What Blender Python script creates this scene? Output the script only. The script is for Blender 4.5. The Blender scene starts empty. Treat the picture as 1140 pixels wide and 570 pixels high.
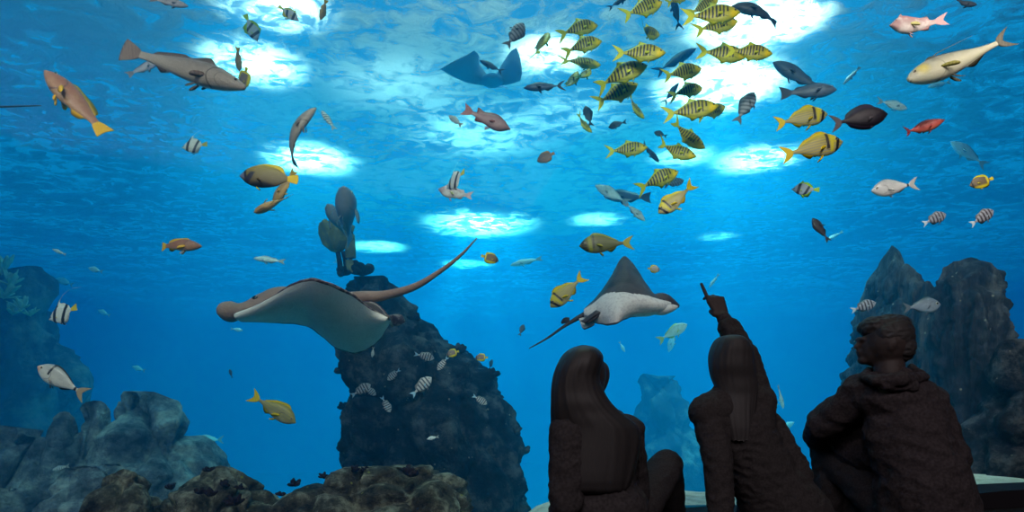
import bpy, bmesh, math, random
import numpy as np
from mathutils import Vector, Matrix, noise, Euler
random.seed(7)
sc = bpy.context.scene
col = sc.collection
PI = math.pi
F, CX, HY, CZ = 700.0, 570.0, 430.0, 0.66      # lens in pixels of the 1140 px frame, horizon row, eye height

def P(px, py, d):
    return Vector(((px-CX)/F*d, d, CZ+(HY-py)/F*d))

# ------------------------------------------------------------------ materials
def newmat(name):
    m = bpy.data.materials.new(name); m.use_nodes = True
    nt = m.node_tree
    for n in list(nt.nodes): nt.nodes.remove(n)
    out = nt.nodes.new('ShaderNodeOutputMaterial')
    return m, nt, out
def N(nt, kind, **kw):
    n = nt.nodes.new(kind)
    for k, v in kw.items():
        if k.startswith('i_'):
            key = k[2:]
            key = int(key) if key.isdigit() else key
            n.inputs[key].default_value = v
        else: setattr(n, k, v)
    return n
def L(nt, a, b): nt.links.new(a, b)
def ramp(nt, fac, stops, interp='LINEAR'):
    r = nt.nodes.new('ShaderNodeValToRGB'); r.color_ramp.interpolation = interp
    e = r.color_ramp.elements
    while len(e) > 1: e.remove(e[-1])
    e[0].position, e[0].color = stops[0][0], tuple(stops[0][1]) + (1,)
    for p, c in stops[1:]:
        x = e.new(p); x.color = tuple(c) + (1,)
    L(nt, fac, r.inputs[0]); return r
def simple(name, color, rough=.7, bump=0, scale=40, spec=.3, var=.0):
    m, nt, out = newmat(name)
    b = N(nt, 'ShaderNodeBsdfPrincipled'); b.inputs['Roughness'].default_value = rough
    b.inputs['Specular IOR Level'].default_value = spec
    tc = N(nt, 'ShaderNodeTexCoord'); nz = N(nt, 'ShaderNodeTexNoise', i_Scale=scale, i_Detail=4.)
    L(nt, tc.outputs['Object'], nz.inputs['Vector'])
    c0 = [c*(1-var) for c in color]; c1 = [min(1, c*(1+var)) for c in color]
    r = ramp(nt, nz.outputs['Fac'], [(.35, c0), (.65, c1)])
    L(nt, r.outputs[0], b.inputs['Base Color'])
    if bump:
        bp = N(nt, 'ShaderNodeBump', i_Strength=bump, i_Distance=.01)
        L(nt, nz.outputs['Fac'], bp.inputs['Height']); L(nt, bp.outputs[0], b.inputs['Normal'])
    L(nt, b.outputs[0], out.inputs[0]); return m

# ------------------------------------------------------------------ object helpers
def link_mesh(name, verts, faces, mats, parent=None, smooth=True, fm=None):
    me = bpy.data.meshes.new(name); me.from_pydata([tuple(v) for v in verts], [], faces)
    for m in (mats if isinstance(mats, (list, tuple)) else [mats]): me.materials.append(m)
    if fm is not None: me.polygons.foreach_set('material_index', fm)
    if smooth: me.polygons.foreach_set('use_smooth', [True]*len(me.polygons))
    me.update()
    o = bpy.data.objects.new(name, me); col.objects.link(o)
    if parent: o.parent = parent
    return o
def tag(o, label=None, cat=None, group=None, kind=None):
    if label: o['label'] = label
    if cat: o['category'] = cat
    if group: o['group'] = group
    if kind: o['kind'] = kind
    return o
def empty(name, loc=(0, 0, 0)):
    o = bpy.data.objects.new(name, None); col.objects.link(o); o.location = loc
    o.empty_display_size = .1
    return o
def box(name, lo, hi, mat, parent=None, bevel=0):
    bm = bmesh.new(); bmesh.ops.create_cube(bm, size=1)
    for v in bm.verts:
        v.co = Vector([lo[i] + (v.co[i]+.5)*(hi[i]-lo[i]) for i in range(3)])
    if bevel: bmesh.ops.bevel(bm, geom=bm.edges[:], offset=bevel, segments=2, affect='EDGES')
    me = bpy.data.meshes.new(name); bm.to_mesh(me); bm.free(); me.materials.append(mat)
    o = bpy.data.objects.new(name, me); col.objects.link(o)
    if parent: o.parent = parent
    return o
def slab(name, pts, z0, z1, mat, kind='structure', parent=None):
    n = len(pts)
    v = [(x, y, z0) for x, y in pts] + [(x, y, z1) for x, y in pts]
    f = [list(range(n))[::-1], list(range(n, 2*n))] + [[i, (i+1) % n, n+(i+1) % n, n+i] for i in range(n)]
    o = link_mesh(name, v, f, mat, parent, smooth=False)
    if kind: o['kind'] = kind
    return o

# ------------------------------------------------------------------ camera
cam = bpy.data.cameras.new('camera'); cam.sensor_width = 36; cam.lens = F/1140*36
cam.shift_y = (HY-285)/1140; cam.clip_end = 200
co = bpy.data.objects.new('camera', cam); col.objects.link(co)
co.location = (0, 0, CZ); co.rotation_euler = (PI/2, 0, 0); sc.camera = co

# ------------------------------------------------------------------ the room
WL = 5.6        # water level
def gy(x): return 2.95 + .23*x          # the inner face of the window, slightly turned
m_dark = simple('dark_room_paint', (.025, .022, .024), .9)
m_carpet = simple('dark_carpet', (.02, .018, .02), 1, .4, 300, .1, .3)
X0, X1 = -7, 8
slab('floor', [(X0, -4), (X1, -4), (X1, gy(X1)), (X0, gy(X0))], -.1, 0, m_carpet)
slab('ceiling', [(X0, -4), (X1, -4), (X1, gy(X1)+.3), (X0, gy(X0)+.3)], 4.4, 4.5, m_dark)
slab('wall_back', [(X0, -4.1), (X1, -4.1), (X1, -4), (X0, -4)], 0, 4.4, m_dark)
slab('wall_left', [(X0-.1, -4), (X0, -4), (X0, gy(X0)), (X0-.1, gy(X0))], 0, 4.4, m_dark)
slab('wall_right', [(X1, -4), (X1+.1, -4), (X1+.1, gy(X1)), (X1, gy(X1))], 0, 4.4, m_dark)
m_sill = simple('dark_sill_paint', (.010, .008, .012), .9)
def sillz(x): return .04+.055*max(0, min(1, (x-1.5)/1.2))
v = []; f = []; xs_ = [X0, 0, 1.5, 1.9, 2.3, 2.7, X1]
for x in xs_:
    z = sillz(x); v += [(x, gy(x)-.16, .001), (x, gy(x)-.16, z), (x, gy(x)+.06, z), (x, gy(x)+.06, .001)]
for a in range(len(xs_)-1):
    for k in range(4): f.append((a*4+k, a*4+(k+1) % 4, (a+1)*4+(k+1) % 4, (a+1)*4+k))
f += [(0, 1, 2, 3), tuple(len(v)-4+k for k in (3, 2, 1, 0))]
link_mesh('trim_1', v, f, m_sill, smooth=False)['kind'] = 'structure'
# wall below, above the window and tank walls
m_tank = simple('blue_tank_liner', (.02, .16, .38), .8, 0, 1.5, .1, .1)
slab('wall_front', [(-30, gy(-30)), (X1, gy(X1)), (30, gy(30)), (30, gy(30)+.3), (-30, gy(-30)+.3)][0:1] + [(30, gy(30)), (30, gy(30)+.3), (-30, gy(-30)+.3)], 4.5, 8, m_dark)
slab('trim_2', [(X0, gy(X0)+.06), (X1, gy(X1)+.06), (X1, gy(X1)+.3), (X0, gy(X0)+.3)], -7.2, -.02, m_tank)
# acrylic window
m_glass, nt, out = newmat('clear_acrylic')
tr = N(nt, 'ShaderNodeBsdfTransparent'); tr.inputs[0].default_value = (.98, .995, 1, 1)
gl = N(nt, 'ShaderNodeBsdfGlossy', i_Roughness=.02); mx = N(nt, 'ShaderNodeMixShader', i_0=.0012)
L(nt, tr.outputs[0], mx.inputs[1]); L(nt, gl.outputs[0], mx.inputs[2]); L(nt, mx.outputs[0], out.inputs[0])
slab('window_1', [(X0, gy(X0)+.06), (X1, gy(X1)+.06), (X1, gy(X1)+.26), (X0, gy(X0)+.26)], -.02, 4.5, m_glass)

# ------------------------------------------------------------------ the tank
SAND = 0.0
TX, TY = 26, 50
m_sand, nt, out = newmat('pale_sand')
b = N(nt, 'ShaderNodeBsdfPrincipled'); b.inputs['Roughness'].default_value = .95
tc = N(nt, 'ShaderNodeTexCoord'); nz = N(nt, 'ShaderNodeTexNoise', i_Scale=9., i_Detail=8., i_Roughness=.75)
L(nt, tc.outputs['Object'], nz.inputs['Vector'])
r = ramp(nt, nz.outputs['Fac'], [(.3, (.42, .38, .25)), (.5, (.75, .7, .52)), (.7, (.9, .88, .75))])
L(nt, r.outputs[0], b.inputs['Base Color']); L(nt, b.outputs[0], out.inputs[0])
def grid(name, xs, ys, zf, mat, parent=None):
    v = [(x, y, zf(x, y)) for y in ys for x in xs]; n = len(xs)
    f = [(j*n+i, j*n+i+1, (j+1)*n+i+1, (j+1)*n+i) for j in range(len(ys)-1) for i in range(n-1)]
    return link_mesh(name, v, f, mat, parent)
xs = np.linspace(-TX, TX, 160); ts = np.linspace(0, 1, 120)
n = len(xs)
v = []; f = []
for t in ts:
    for x in xs:
        y0 = gy(x)+.3; y = y0+(TY-y0)*t**1.6
        ed = 4.1+.08*math.sin(3*x)+1.1*max(0, min(1, (x-2)/.7)); dz = -5.5*max(0, min(1, (y-ed)/5))**1.3
        lf = -.75*max(0, min(1, (.35-x)/1.1)); v.append((x, y, SAND + lf + dz + .05*noise.noise(Vector((x*.5, y*.5, 0))) + .02*noise.noise(Vector((x*2, y*2, 3)))))
f = [(j*n+i, j*n+i+1, (j+1)*n+i+1, (j+1)*n+i) for j in range(len(ts)-1) for i in range(n-1)]
o = link_mesh('floor_tank', v, f, m_sand); o['kind'] = 'structure'
slab('wall_tank_back', [(-TX, TY), (TX, TY), (TX, TY+.3), (-TX, TY+.3)], -7.2, WL+.6, m_tank)
slab('wall_tank_left', [(-TX-.3, gy(-TX)), (-TX, gy(-TX)), (-TX, TY), (-TX-.3, TY)], -7.2, WL+.6, m_tank)
slab('wall_tank_right', [(TX, gy(TX)), (TX+.3, gy(TX)), (TX+.3, TY), (TX, TY)], -7.2, WL+.6, m_tank)
slab('wall_tank_front_left', [(-TX, gy(-TX)), (X0, gy(X0)), (X0, gy(X0)+.3), (-TX, gy(-TX)+.3)], -7.2, 4.5, m_tank)
slab('wall_tank_front_right', [(X1, gy(X1)), (TX, gy(TX)), (TX, gy(TX)+.3), (X1, gy(X1)+.3)], -7.2, 4.5, m_tank)

# water: one body, scattering and absorbing, with a rippled skin
m_water, nt, out = newmat('sea_water')
tp = N(nt, 'ShaderNodeBsdfTransparent')
sS, sA = (.0008, .030, .062), (.19, .036, .010)
vs = N(nt, 'ShaderNodeVolumeScatter'); vs.inputs['Color'].default_value = (*[c/.1 for c in sS], 1); vs.inputs['Density'].default_value = .1
vs.inputs['Anisotropy'].default_value = 0.0
va = N(nt, 'ShaderNodeVolumeAbsorption'); va.inputs['Color'].default_value = (*[1-c/.2 for c in sA], 1); va.inputs['Density'].default_value = .2
ad = N(nt, 'ShaderNodeAddShader'); L(nt, vs.outputs[0], ad.inputs[0]); L(nt, va.outputs[0], ad.inputs[1])
L(nt, ad.outputs[0], out.inputs['Volume'])
pts = [(-TX+.01, gy(-TX)+.31), (TX-.01, gy(TX)+.31), (TX-.01, TY-.01), (-TX+.01, TY-.01)]
water = slab('water', pts, -7, WL-.08, m_water, kind='stuff')
tag(water, 'clear blue sea water filling the aquarium tank behind the window', 'water')
# the skin of the water
m_skin, nt, out = newmat('rippled_water_surface')
tc = N(nt, 'ShaderNodeTexCoord')
mp = N(nt, 'ShaderNodeMapping'); mp.inputs['Scale'].default_value = (1., 1.3, 1)
L(nt, tc.outputs['Object'], mp.inputs['Vector'])
n1 = N(nt, 'ShaderNodeTexNoise', i_Scale=2.5, i_Detail=5., i_Roughness=.62, i_Distortion=.7)
n2 = N(nt, 'ShaderNodeTexNoise', i_Scale=.32, i_Detail=3., i_Roughness=.6)
L(nt, mp.outputs[0], n1.inputs['Vector']); L(nt, mp.outputs[0], n2.inputs['Vector'])
mm = N(nt, 'ShaderNodeMix', data_type='FLOAT', i_0=.38)
L(nt, n1.outputs['Fac'], mm.inputs[2]); L(nt, n2.outputs['Fac'], mm.inputs[3])
mr = N(nt, 'ShaderNodeMapRange', i_1=.45, i_2=.57, i_3=.06, i_4=.92); L(nt, mm.outputs[0], mr.inputs[0])
tl = N(nt, 'ShaderNodeBsdfTranslucent'); tl.inputs[0].default_value = (.34, .38, .40, 1)
bp = N(nt, 'ShaderNodeBump', i_Strength=1., i_Distance=.25); L(nt, mm.outputs[0], bp.inputs['Height']); L(nt, bp.outputs[0], tl.inputs['Normal'])
tr = N(nt, 'ShaderNodeBsdfTransparent'); tr.inputs[0].default_value = (.55, .93, 1, 1)
mx = N(nt, 'ShaderNodeMixShader'); L(nt, mr.outputs[0], mx.inputs[0]); L(nt, tl.outputs[0], mx.inputs[1]); L(nt, tr.outputs[0], mx.inputs[2])
L(nt, mx.outputs[0], out.inputs[0])
def wave(x, y):
    return WL + .06*noise.noise(Vector((x*1.1, y*1.6, 0))) + .03*noise.noise(Vector((x*3, y*4.2, 5)))
grid('water_surface', np.linspace(-TX+.02, TX-.02, 300), np.linspace(gy(TX)*0+3.4, TY-.02, 260), wave, m_skin, water)

# ------------------------------------------------------------------ lights
def spot(loc, power, angle, color=(1, 1, 1), size=.25, target=None, blend=.5):
    l = bpy.data.lights.new('tank_or_fill_lamp', 'SPOT'); l.energy = power; l.spot_size = math.radians(angle); l.spot_blend = blend
    l.color = color; l.shadow_soft_size = size
    o = bpy.data.objects.new('tank_or_fill_lamp', l); col.objects.link(o); o.location = loc
    t = Vector(target) if target else Vector((loc[0], loc[1], 0))
    o.rotation_euler = (t-Vector(loc)).to_track_quat('-Z', 'Y').to_euler()
    return o
def area(loc, power, sx, sy, color=(1, 1, 1), rot=(0, 0, 0)):
    l = bpy.data.lights.new('room_fill_panel', 'AREA'); l.shape = 'RECTANGLE'; l.size = sx; l.size_y = sy; l.energy = power; l.color = color
    o = bpy.data.objects.new('room_fill_panel', l); col.objects.link(o); o.location = loc; o.rotation_euler = rot; return o
#           px   py   width power
LAMPS = [(345, 178, 1.9, 1.), (535, 250, 3.4, .75), (420, 275, 2., 1.), (665, 245, 1.5, .8), (800, 98, 2.0, 1.2),
         (842, 22, 1.7, 1.2), (845, 178, 1.8, .8), (610, 62, 1.2, 1.), (282, 72, 1.5, .8), (305, 4, 1.4, .8),
         (800, 263, 1.2, .7), (520, 294, 2., .7), (760, 175, 1.3, .6),
         (530, 150, 3.6, .035), (440, 95, 2.6, .03), (640, 125, 2.4, .04)]
def surf(px, py):
    d = (WL-CZ)*F/(HY-py); return Vector(((px-CX)/F*d, d, WL))
for px, py, w, p in LAMPS:
    s = surf(px, py); h = 1.6
    spot((s.x, s.y, WL+h), 1500*p*w*w, 2*math.degrees(math.atan(w*.62/h)), (1, .86, .78), .15, blend=1)
spot((.5, 16, WL+20), 30000, 53, (.10, .82, 1), .6, blend=1)  # unseen blue key spot, added to tint and brighten the water
spot((0, 6.2, WL+6), 2500, 110, (1, .72, .5), .5, blend=1)  # warm fill spot added out of view to light the near fish
w = bpy.data.worlds.new('sky'); sc.world = w; w.use_nodes = True
w.node_tree.nodes['Background'].inputs[0].default_value = (.03, .5, 1, 1)
w.node_tree.nodes['Background'].inputs[1].default_value = .75
# fill spots added inside the room, turned to the tank to warm the fish
for lx in (-3.2, -1.6, 0, 1.6, 3.2):
    spot((lx, .9+.2*lx, 4.25), 270, 58, (1, .86, .74), .12, target=(lx*1.15, 4.6+.2*lx, 2.0), blend=.5)
area((0, -1.8, 4.35), 330, 7, 3.6, (1, .9, .92), (math.radians(25), 0, 0))  # unseen panel added behind the camera to lift the dark figures

sc.view_settings.view_transform = 'Standard'; sc.view_settings.look = 'None'
sc.view_settings.gamma = 1; sc.view_settings.use_curve_mapping = False; sc.view_settings.exposure = 0
cy = sc.cycles
cy.use_denoising = True; cy.denoiser = 'OPENIMAGEDENOISE'
cy.volume_bounces = 2; cy.max_bounces = 8; cy.transparent_max_bounces = 24; cy.diffuse_bounces = 3
cy.sample_clamp_indirect = 3; cy.caustics_reflective = False; cy.caustics_refractive = False
# ------------------------------------------------------------------ procedural skin helper
class SK:
    """small helper that writes colour patterns in the fish's own coordinates"""
    def __init__(s, name, rough=.42, spec=.45):
        s.m, s.nt, s.out = newmat(name); nt = s.nt
        s.b = N(nt, 'ShaderNodeBsdfPrincipled'); s.b.inputs['Roughness'].default_value = rough; s.b.inputs['Specular IOR Level'].default_value = spec
        L(nt, s.b.outputs[0], s.out.inputs[0])
        tc = N(nt, 'ShaderNodeTexCoord'); sp = N(nt, 'ShaderNodeSeparateXYZ'); L(nt, tc.outputs['Object'], sp.inputs[0])
        s.vec = tc.outputs['Object']; s.x, s.y, s.z = sp.outputs; s.col = None
    def mt(s, op, a, b=0., c=0.):
        n = s.nt.nodes.new('ShaderNodeMath'); n.operation = op
        for i, q in enumerate((a, b, c)):
            if isinstance(q, (int, float)): n.inputs[i].default_value = q
            else: L(s.nt, q, n.inputs[i])
        return n.outputs[0]
    def ss(s, v, a, b):
        n = N(s.nt, 'ShaderNodeMapRange', interpolation_type='SMOOTHSTEP', i_1=a, i_2=b); L(s.nt, v, n.inputs[0]); return n.outputs[0]
    def noise(s, scale, detail=3., stretch=(1, 1, 1)):
        mp = N(s.nt, 'ShaderNodeMapping'); mp.inputs['Scale'].default_value = stretch; L(s.nt, s.vec, mp.inputs[0])
        n = N(s.nt, 'ShaderNodeTexNoise', i_Scale=scale, i_Detail=detail); L(s.nt, mp.outputs[0], n.inputs['Vector']); return n.outputs['Fac']
    def vert(s, stops):                 # back to belly colours, stops over z
        f = s.mt('ADD', s.mt('MULTIPLY', s.z, 1.), .5)
        f = s.mt('ADD', f, s.mt('MULTIPLY', s.mt('SUBTRACT', s.noise(9), .5), .05))
        s.col = ramp(s.nt, f, [(z+.5, c) for z, c in stops]).outputs[0]; return s
    def flat(s, c): return s.vert([(0, c)])
    def over(s, fac, c):
        n = N(s.nt, 'ShaderNodeMix', data_type='RGBA'); L(s.nt, fac, n.inputs[0])
        L(s.nt, s.col, n.inputs[6])
        if isinstance(c, tuple): n.inputs[7].default_value = (*c, 1)
        else: L(s.nt, c, n.inputs[7])
        s.col = n.outputs[2]; return s
    def bar(s, xc, hw, c, slant=0., zlo=-9, zhi=9, curve=0., wob=.012):
        v = s.mt('SUBTRACT', s.x, xc); v = s.mt('ADD', v, s.mt('MULTIPLY', s.z, slant))
        if curve: v = s.mt('ADD', v, s.mt('MULTIPLY', s.mt('MULTIPLY', s.z, s.z), curve))
        v = s.mt('ADD', v, s.mt('MULTIPLY', s.mt('SUBTRACT', s.noise(22), .5), wob*2))
        f = s.mt('SUBTRACT', 1., s.ss(s.mt('ABSOLUTE', v), hw*.6, hw*1.2))
        if zlo > -8: f = s.mt('MULTIPLY', f, s.ss(s.z, zlo, zlo+.02))
        if zhi < 8: f = s.mt('MULTIPLY', f, s.mt('SUBTRACT', 1., s.ss(s.z, zhi-.02, zhi)))
        return s.over(f, c)
    def stripes(s, freq, c, amt=.8, thr=.6, along='z', slant=0.):
        v = s.z if along == 'z' else s.x
        v = s.mt('ADD', v, s.mt('MULTIPLY', s.x if along == 'z' else s.z, slant))
        f = s.mt('SINE', s.mt('MULTIPLY', v, freq)); f = s.mt('MULTIPLY', s.ss(f, thr-.3, thr+.3), amt); return s.over(f, c)
    def mott(s, scale, c, lo=.5, hi=.65, amt=.6, stretch=(1, 1, 1)):
        return s.over(s.mt('MULTIPLY', s.ss(s.noise(scale, 4, stretch), lo, hi), amt), c)
    def spot(s, x, z, r, c, soft=.3, ax=1.):
        a = s.mt('MULTIPLY', s.mt('SUBTRACT', s.x, x), ax); b = s.mt('SUBTRACT', s.z, z)
        dd = s.mt('SQRT', s.mt('ADD', s.mt('MULTIPLY', a, a), s.mt('MULTIPLY', b, b)))
        return s.over(s.mt('SUBTRACT', 1., s.ss(dd, r*(1-soft), r*(1+soft))), c)
    def arc(s, x, z, r, w, c, amt=.7):   # gill cover line
        a = s.mt('SUBTRACT', s.x, x); b = s.mt('SUBTRACT', s.z, z)
        dd = s.mt('SQRT', s.mt('ADD', s.mt('MULTIPLY', a, a), s.mt('MULTIPLY', b, b)))
        f = s.mt('SUBTRACT', 1., s.ss(s.mt('ABSOLUTE', s.mt('SUBTRACT', dd, r)), w*.4, w)); f = s.mt('MULTIPLY', f, amt)
        f = s.mt('MULTIPLY', f, s.mt('SUBTRACT', 1., s.ss(s.x, x-.01, x+.02)))
        return s.over(f, c)
    def done(s, bump=.15, scale=70):
        v = N(s.nt, 'ShaderNodeTexVoronoi', i_Scale=float(scale)); L(s.nt, s.vec, v.inputs['Vector'])
        bp = N(s.nt, 'ShaderNodeBump', i_Strength=bump, i_Distance=.01); L(s.nt, v.outputs[0], bp.inputs['Height']); L(s.nt, bp.outputs[0], s.b.inputs['Normal'])
        L(s.nt, s.col, s.b.inputs['Base Color']); return s.m
def finmat(name, c, c2=None, freq=220):
    k = SK(name, .5, .3).flat(c); c2 = c2 or tuple(q*.45 for q in c)
    return k.stripes(freq, c2, .55, .5, 'x', .5).done(.05)

BLK, WHT = (.012, .012, .016), (.8, .8, .78)
m_pupil = simple('black_pupil', (.004, .004, .005), .15, spec=.6)
m_iris = simple('pale_iris', (.55, .5, .38), .3)
m_iris_dark = simple('dark_iris', (.10, .08, .05), .3)

def lerp_curve(pts, s):
    # smooth (cosine free) monotone interpolation through control points
    if s <= pts[0][0]: return pts[0][1]
    for i in range(len(pts)-1):
        a, b = pts[i], pts[i+1]
        if s <= b[0]:
            t = (s-a[0])/(b[0]-a[0]); p0 = pts[i-1] if i else a; p3 = pts[i+2] if i+2 < len(pts) else b
            m1 = (b[1]-p0[1])/max(1e-6, b[0]-p0[0])*(b[0]-a[0]); m2 = (p3[1]-a[1])/max(1e-6, p3[0]-a[0])*(b[0]-a[0])
            return (2*t**3-3*t*t+1)*a[1]+(t**3-2*t*t+t)*m1+(-2*t**3+3*t*t)*b[1]+(t**3-t*t)*m2
    return pts[-1][1]

def leaf(bm, base, tip, width, side, mi, n=6, thick=.004):
    """a fin blade from base to tip, spread along 'side'"""
    base, tip, side = Vector(base), Vector(tip), Vector(side); ax = tip-base
    nrm = ax.cross(side).normalized()*thick
    rows = []
    for i in range(n+1):
        t = i/n; w = width*(.35+.65*math.sin(min(1, t*1.25)*PI*.62))*(1 if t < .8 else 1-.65*((t-.8)/.2)**1.5)
        c = base+ax*t + nrm*2*math.sin(t*3)
        th = 1-.8*t
        rows.append([bm.verts.new(c-side*w), bm.verts.new(c+nrm*th), bm.verts.new(c+side*w), bm.verts.new(c-nrm*th)])
    for a, b in zip(rows, rows[1:]):
        for k in range(4):
            f = bm.faces.new((a[k], a[(k+1) % 4], b[(k+1) % 4], b[k])); f.material_index = mi; f.smooth = True
    for r_ in (rows[0][::-1], rows[-1]):
        f = bm.faces.new(r_); f.material_index = mi

def ball(bm, c, r, mi, seg=10, rings=7, sc3=(1, 1, 1)):
    ret = bmesh.ops.create_uvsphere(bm, u_segments=seg, v_segments=rings, radius=1)
    for v in ret['verts']: v.co = Vector((v.co.x*r*sc3[0], v.co.y*r*sc3[1], v.co.z*r*sc3[2]))+Vector(c)
    for v in ret['verts']:
        for f in v.link_faces: f.material_index = mi; f.smooth = True

def make_fish(name, top, bot, wid, tail, mats, dorsal=(), anal=(), lean=.5, bend=0., pect=(.20, -.02, .13, .035), pelv=(.16, .07), eye=(.40, .035, .018),
              ped=-.30, iris=None, filament=None, mouth=True):
    """mats: body, fin, tail, pectoral.  tail: (half height, fork, trailing power)"""
    M = 22; NR = 44; bm = bmesh.new(); rows = []
    X0_ = .5
    half = M//2
    def ring(x, zt, zb, w, df, af, tailt=None):
        zc, hz = (zt+zb)/2, (zt-zb)/2; vs = []
        # going round from the top, right side down, left side up;   top and bottom carry the fin edges
        for side in (1, -1):
            ang = [PI/2 - PI*(k+.35)/(half-.3) for k in range(half)]
            for a in (ang if side == 1 else ang[::-1]):
                c, s_ = math.cos(a), math.sin(a)
                p = .85
                yy = side*w*abs(c)**p; zz = zc+hz*math.copysign(abs(s_)**.92, s_)
                xx = x
                if tailt is not None:
                    q = abs(zz)/max(.001, tail[0]); xx = x - tailt*tail[1]*q**tail[2] + tailt*.0
                vs.append((xx, yy, zz))
            if side == 1:
                q = 1 if tailt is not None else 0
                vs.append((x-lean*af - (tailt*tail[1]*(abs(zb)/tail[0])**tail[2] if tailt is not None else 0), 0, zb-af-.0005))
        vs.append((x-lean*df - (tailt*tail[1]*(abs(zt)/tail[0])**tail[2] if tailt is not None else 0), 0, zt+df+.0005))
        return vs
    for i in range(NR+1):
        s = (i/NR)**1.15; x = X0_+(ped-X0_)*s
        rows.append(ring(x, lerp_curve(top, s), lerp_curve(bot, s), max(.002, lerp_curve(wid, s)), max(0, lerp_curve(dorsal, s)) if dorsal else 0, max(0, lerp_curve(anal, s)) if anal else 0))
    nb = len(rows)
    tl_ = .5+ped - tail[1]; zt0, zb0 = lerp_curve(top, 1), lerp_curve(bot, 1); w0 = lerp_curve(wid, 1)
    NT = 10
    for i in range(1, NT+1):
        t = i/NT; x = ped - tl_*t; g = t**.75
        rows.append(ring(x, zt0+(tail[0]-zt0)*g, zb0+(-tail[0]-zb0)*g, max(.0025, w0*(1-t)**1.5), 0, 0, t))
    def bent(p):
        x, y, z = p
        if not bend: return Vector(p)
        k = bend; xx = x-.15
        if xx > 0: k *= .35
        th = k*xx
        return Vector((.15+math.sin(th)/k - y*math.sin(th), (1-math.cos(th))/k + y*math.cos(th), z))
    V = [[bm.verts.new(bent(p)) for p in r_] for r_ in rows]
    n = len(V[0]); bi, ti = half, n-1
    for j in range(len(V)-1):
        for k in range(n):
            k2 = (k+1) % n
            f = bm.faces.new((V[j][k], V[j+1][k], V[j+1][k2], V[j][k2])); f.smooth = True
            fin = (k in (bi-1, bi, ti-1, ti) or k2 in (bi, ti))
            isf = False
            if j < nb:
                s = (j/NR)**1.15
                if k in (ti, ti-1) and dorsal and lerp_curve(dorsal, s) > .006: isf = True
                if k in (bi-1, bi) and anal and lerp_curve(anal, s) > .006: isf = True
            f.material_index = 2 if j >= nb-1 else (1 if isf else 0)
    c0 = bm.verts.new(bent((.5+.004, 0, (lerp_curve(top, 0)+lerp_curve(bot, 0))/2)))
    for k in range(n):
        bm.faces.new((V[0][(k+1) % n], c0, V[0][k])).smooth = True
    ve = [v for v in V[-1]]
    caps = [(ve[2*half+1], ve[0], ve[2*half]), (ve[half-1], ve[half], ve[half+1])] + [(ve[q], ve[q+1], ve[2*half-q-1], ve[2*half-q]) for q in range(half-1)]
    for q in caps: bm.faces.new(q).material_index = 2
    def zmid(x):
        s = (X0_-x)/(X0_-ped); return s
    # paired fins
    if pect:
        x, z, ln, w_ = pect; s = (X0_-x)/(X0_-ped); wy = lerp_curve(wid, s)*.9
        for sd in (1, -1):
            leaf(bm, bent((x, sd*wy, z)), bent((x-ln*.85, sd*(wy+ln*.42), z-ln*.35)), w_, (.35, 0, .9), 3)
    if pelv:
        x, ln = pelv; s = (X0_-x)/(X0_-ped); zb = lerp_curve(bot, s)
        for sd in (1, -1):
            leaf(bm, bent((x, sd*.012, zb+.012)), bent((x-ln*.7, sd*(.012+ln*.25), zb-ln*.6)), ln*.3, (.9, 0, .2), 1)
    if eye:
        x, z, r_ = eye; s = (X0_-x)/(X0_-ped); zt, zb, w_ = lerp_curve(top, s), lerp_curve(bot, s), lerp_curve(wid, s)
        hz = (zt-zb)/2; q = max(-.95, min(.95, (z-(zt+zb)/2)/hz)); wy = w_*(1-q*q)**.42
        for sd in (1, -1):
            r_ *= 1.15; ball(bm, bent((x, sd*(wy-r_*.05), z)), r_, 4, sc3=(1, .6, 1)); ball(bm, bent((x, sd*(wy+r_*.30), z)), r_*.66, 5, sc3=(1, .5, 1)); r_ /= 1.15
    if filament:
        pts = [Vector(q) for q in filament]; pr = None
        for i, q in enumerate(pts):
            r_ = .006*(1-i/len(pts))+.0015
            rg = [bm.verts.new(q+Vector((math.cos(a)*r_*.4, math.cos(a+1.2)*r_, math.sin(a)*r_))) for a in (0, 2.1, 4.2)]
            if pr:
                for k in range(3): bm.faces.new((pr[k], pr[(k+1) % 3], rg[(k+1) % 3], rg[k])).material_index = 1
            pr = rg
    bmesh.ops.recalc_face_normals(bm, faces=bm.faces[:])
    me = bpy.data.meshes.new(name); bm.to_mesh(me); bm.free()
    for m in mats[:4]: me.materials.append(m)
    me.materials.append(iris or m_iris); me.materials.append(m_pupil)
    return me

def prof(pts, k=1.): return [(a, b*k) for a, b in pts]
OVAL_T = [(0, .006), (.06, .05), (.15, .10), (.3, .155), (.45, .17), (.62, .14), (.8, .075), (.92, .035), (1, .024)]
SLIM_T = [(0, .012), (.05, .035), (.15, .07), (.3, .10), (.45, .105), (.62, .085), (.8, .055), (.92, .040), (1, .036)]
WID = [(0, .012), (.08, .04), (.2, .062), (.35, .07), (.55, .058), (.75, .033), (.92, .014), (1, .009)]
SPEC = {}
def spec(key, kind, me): SPEC[key] = (kind, me, [])

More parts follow.
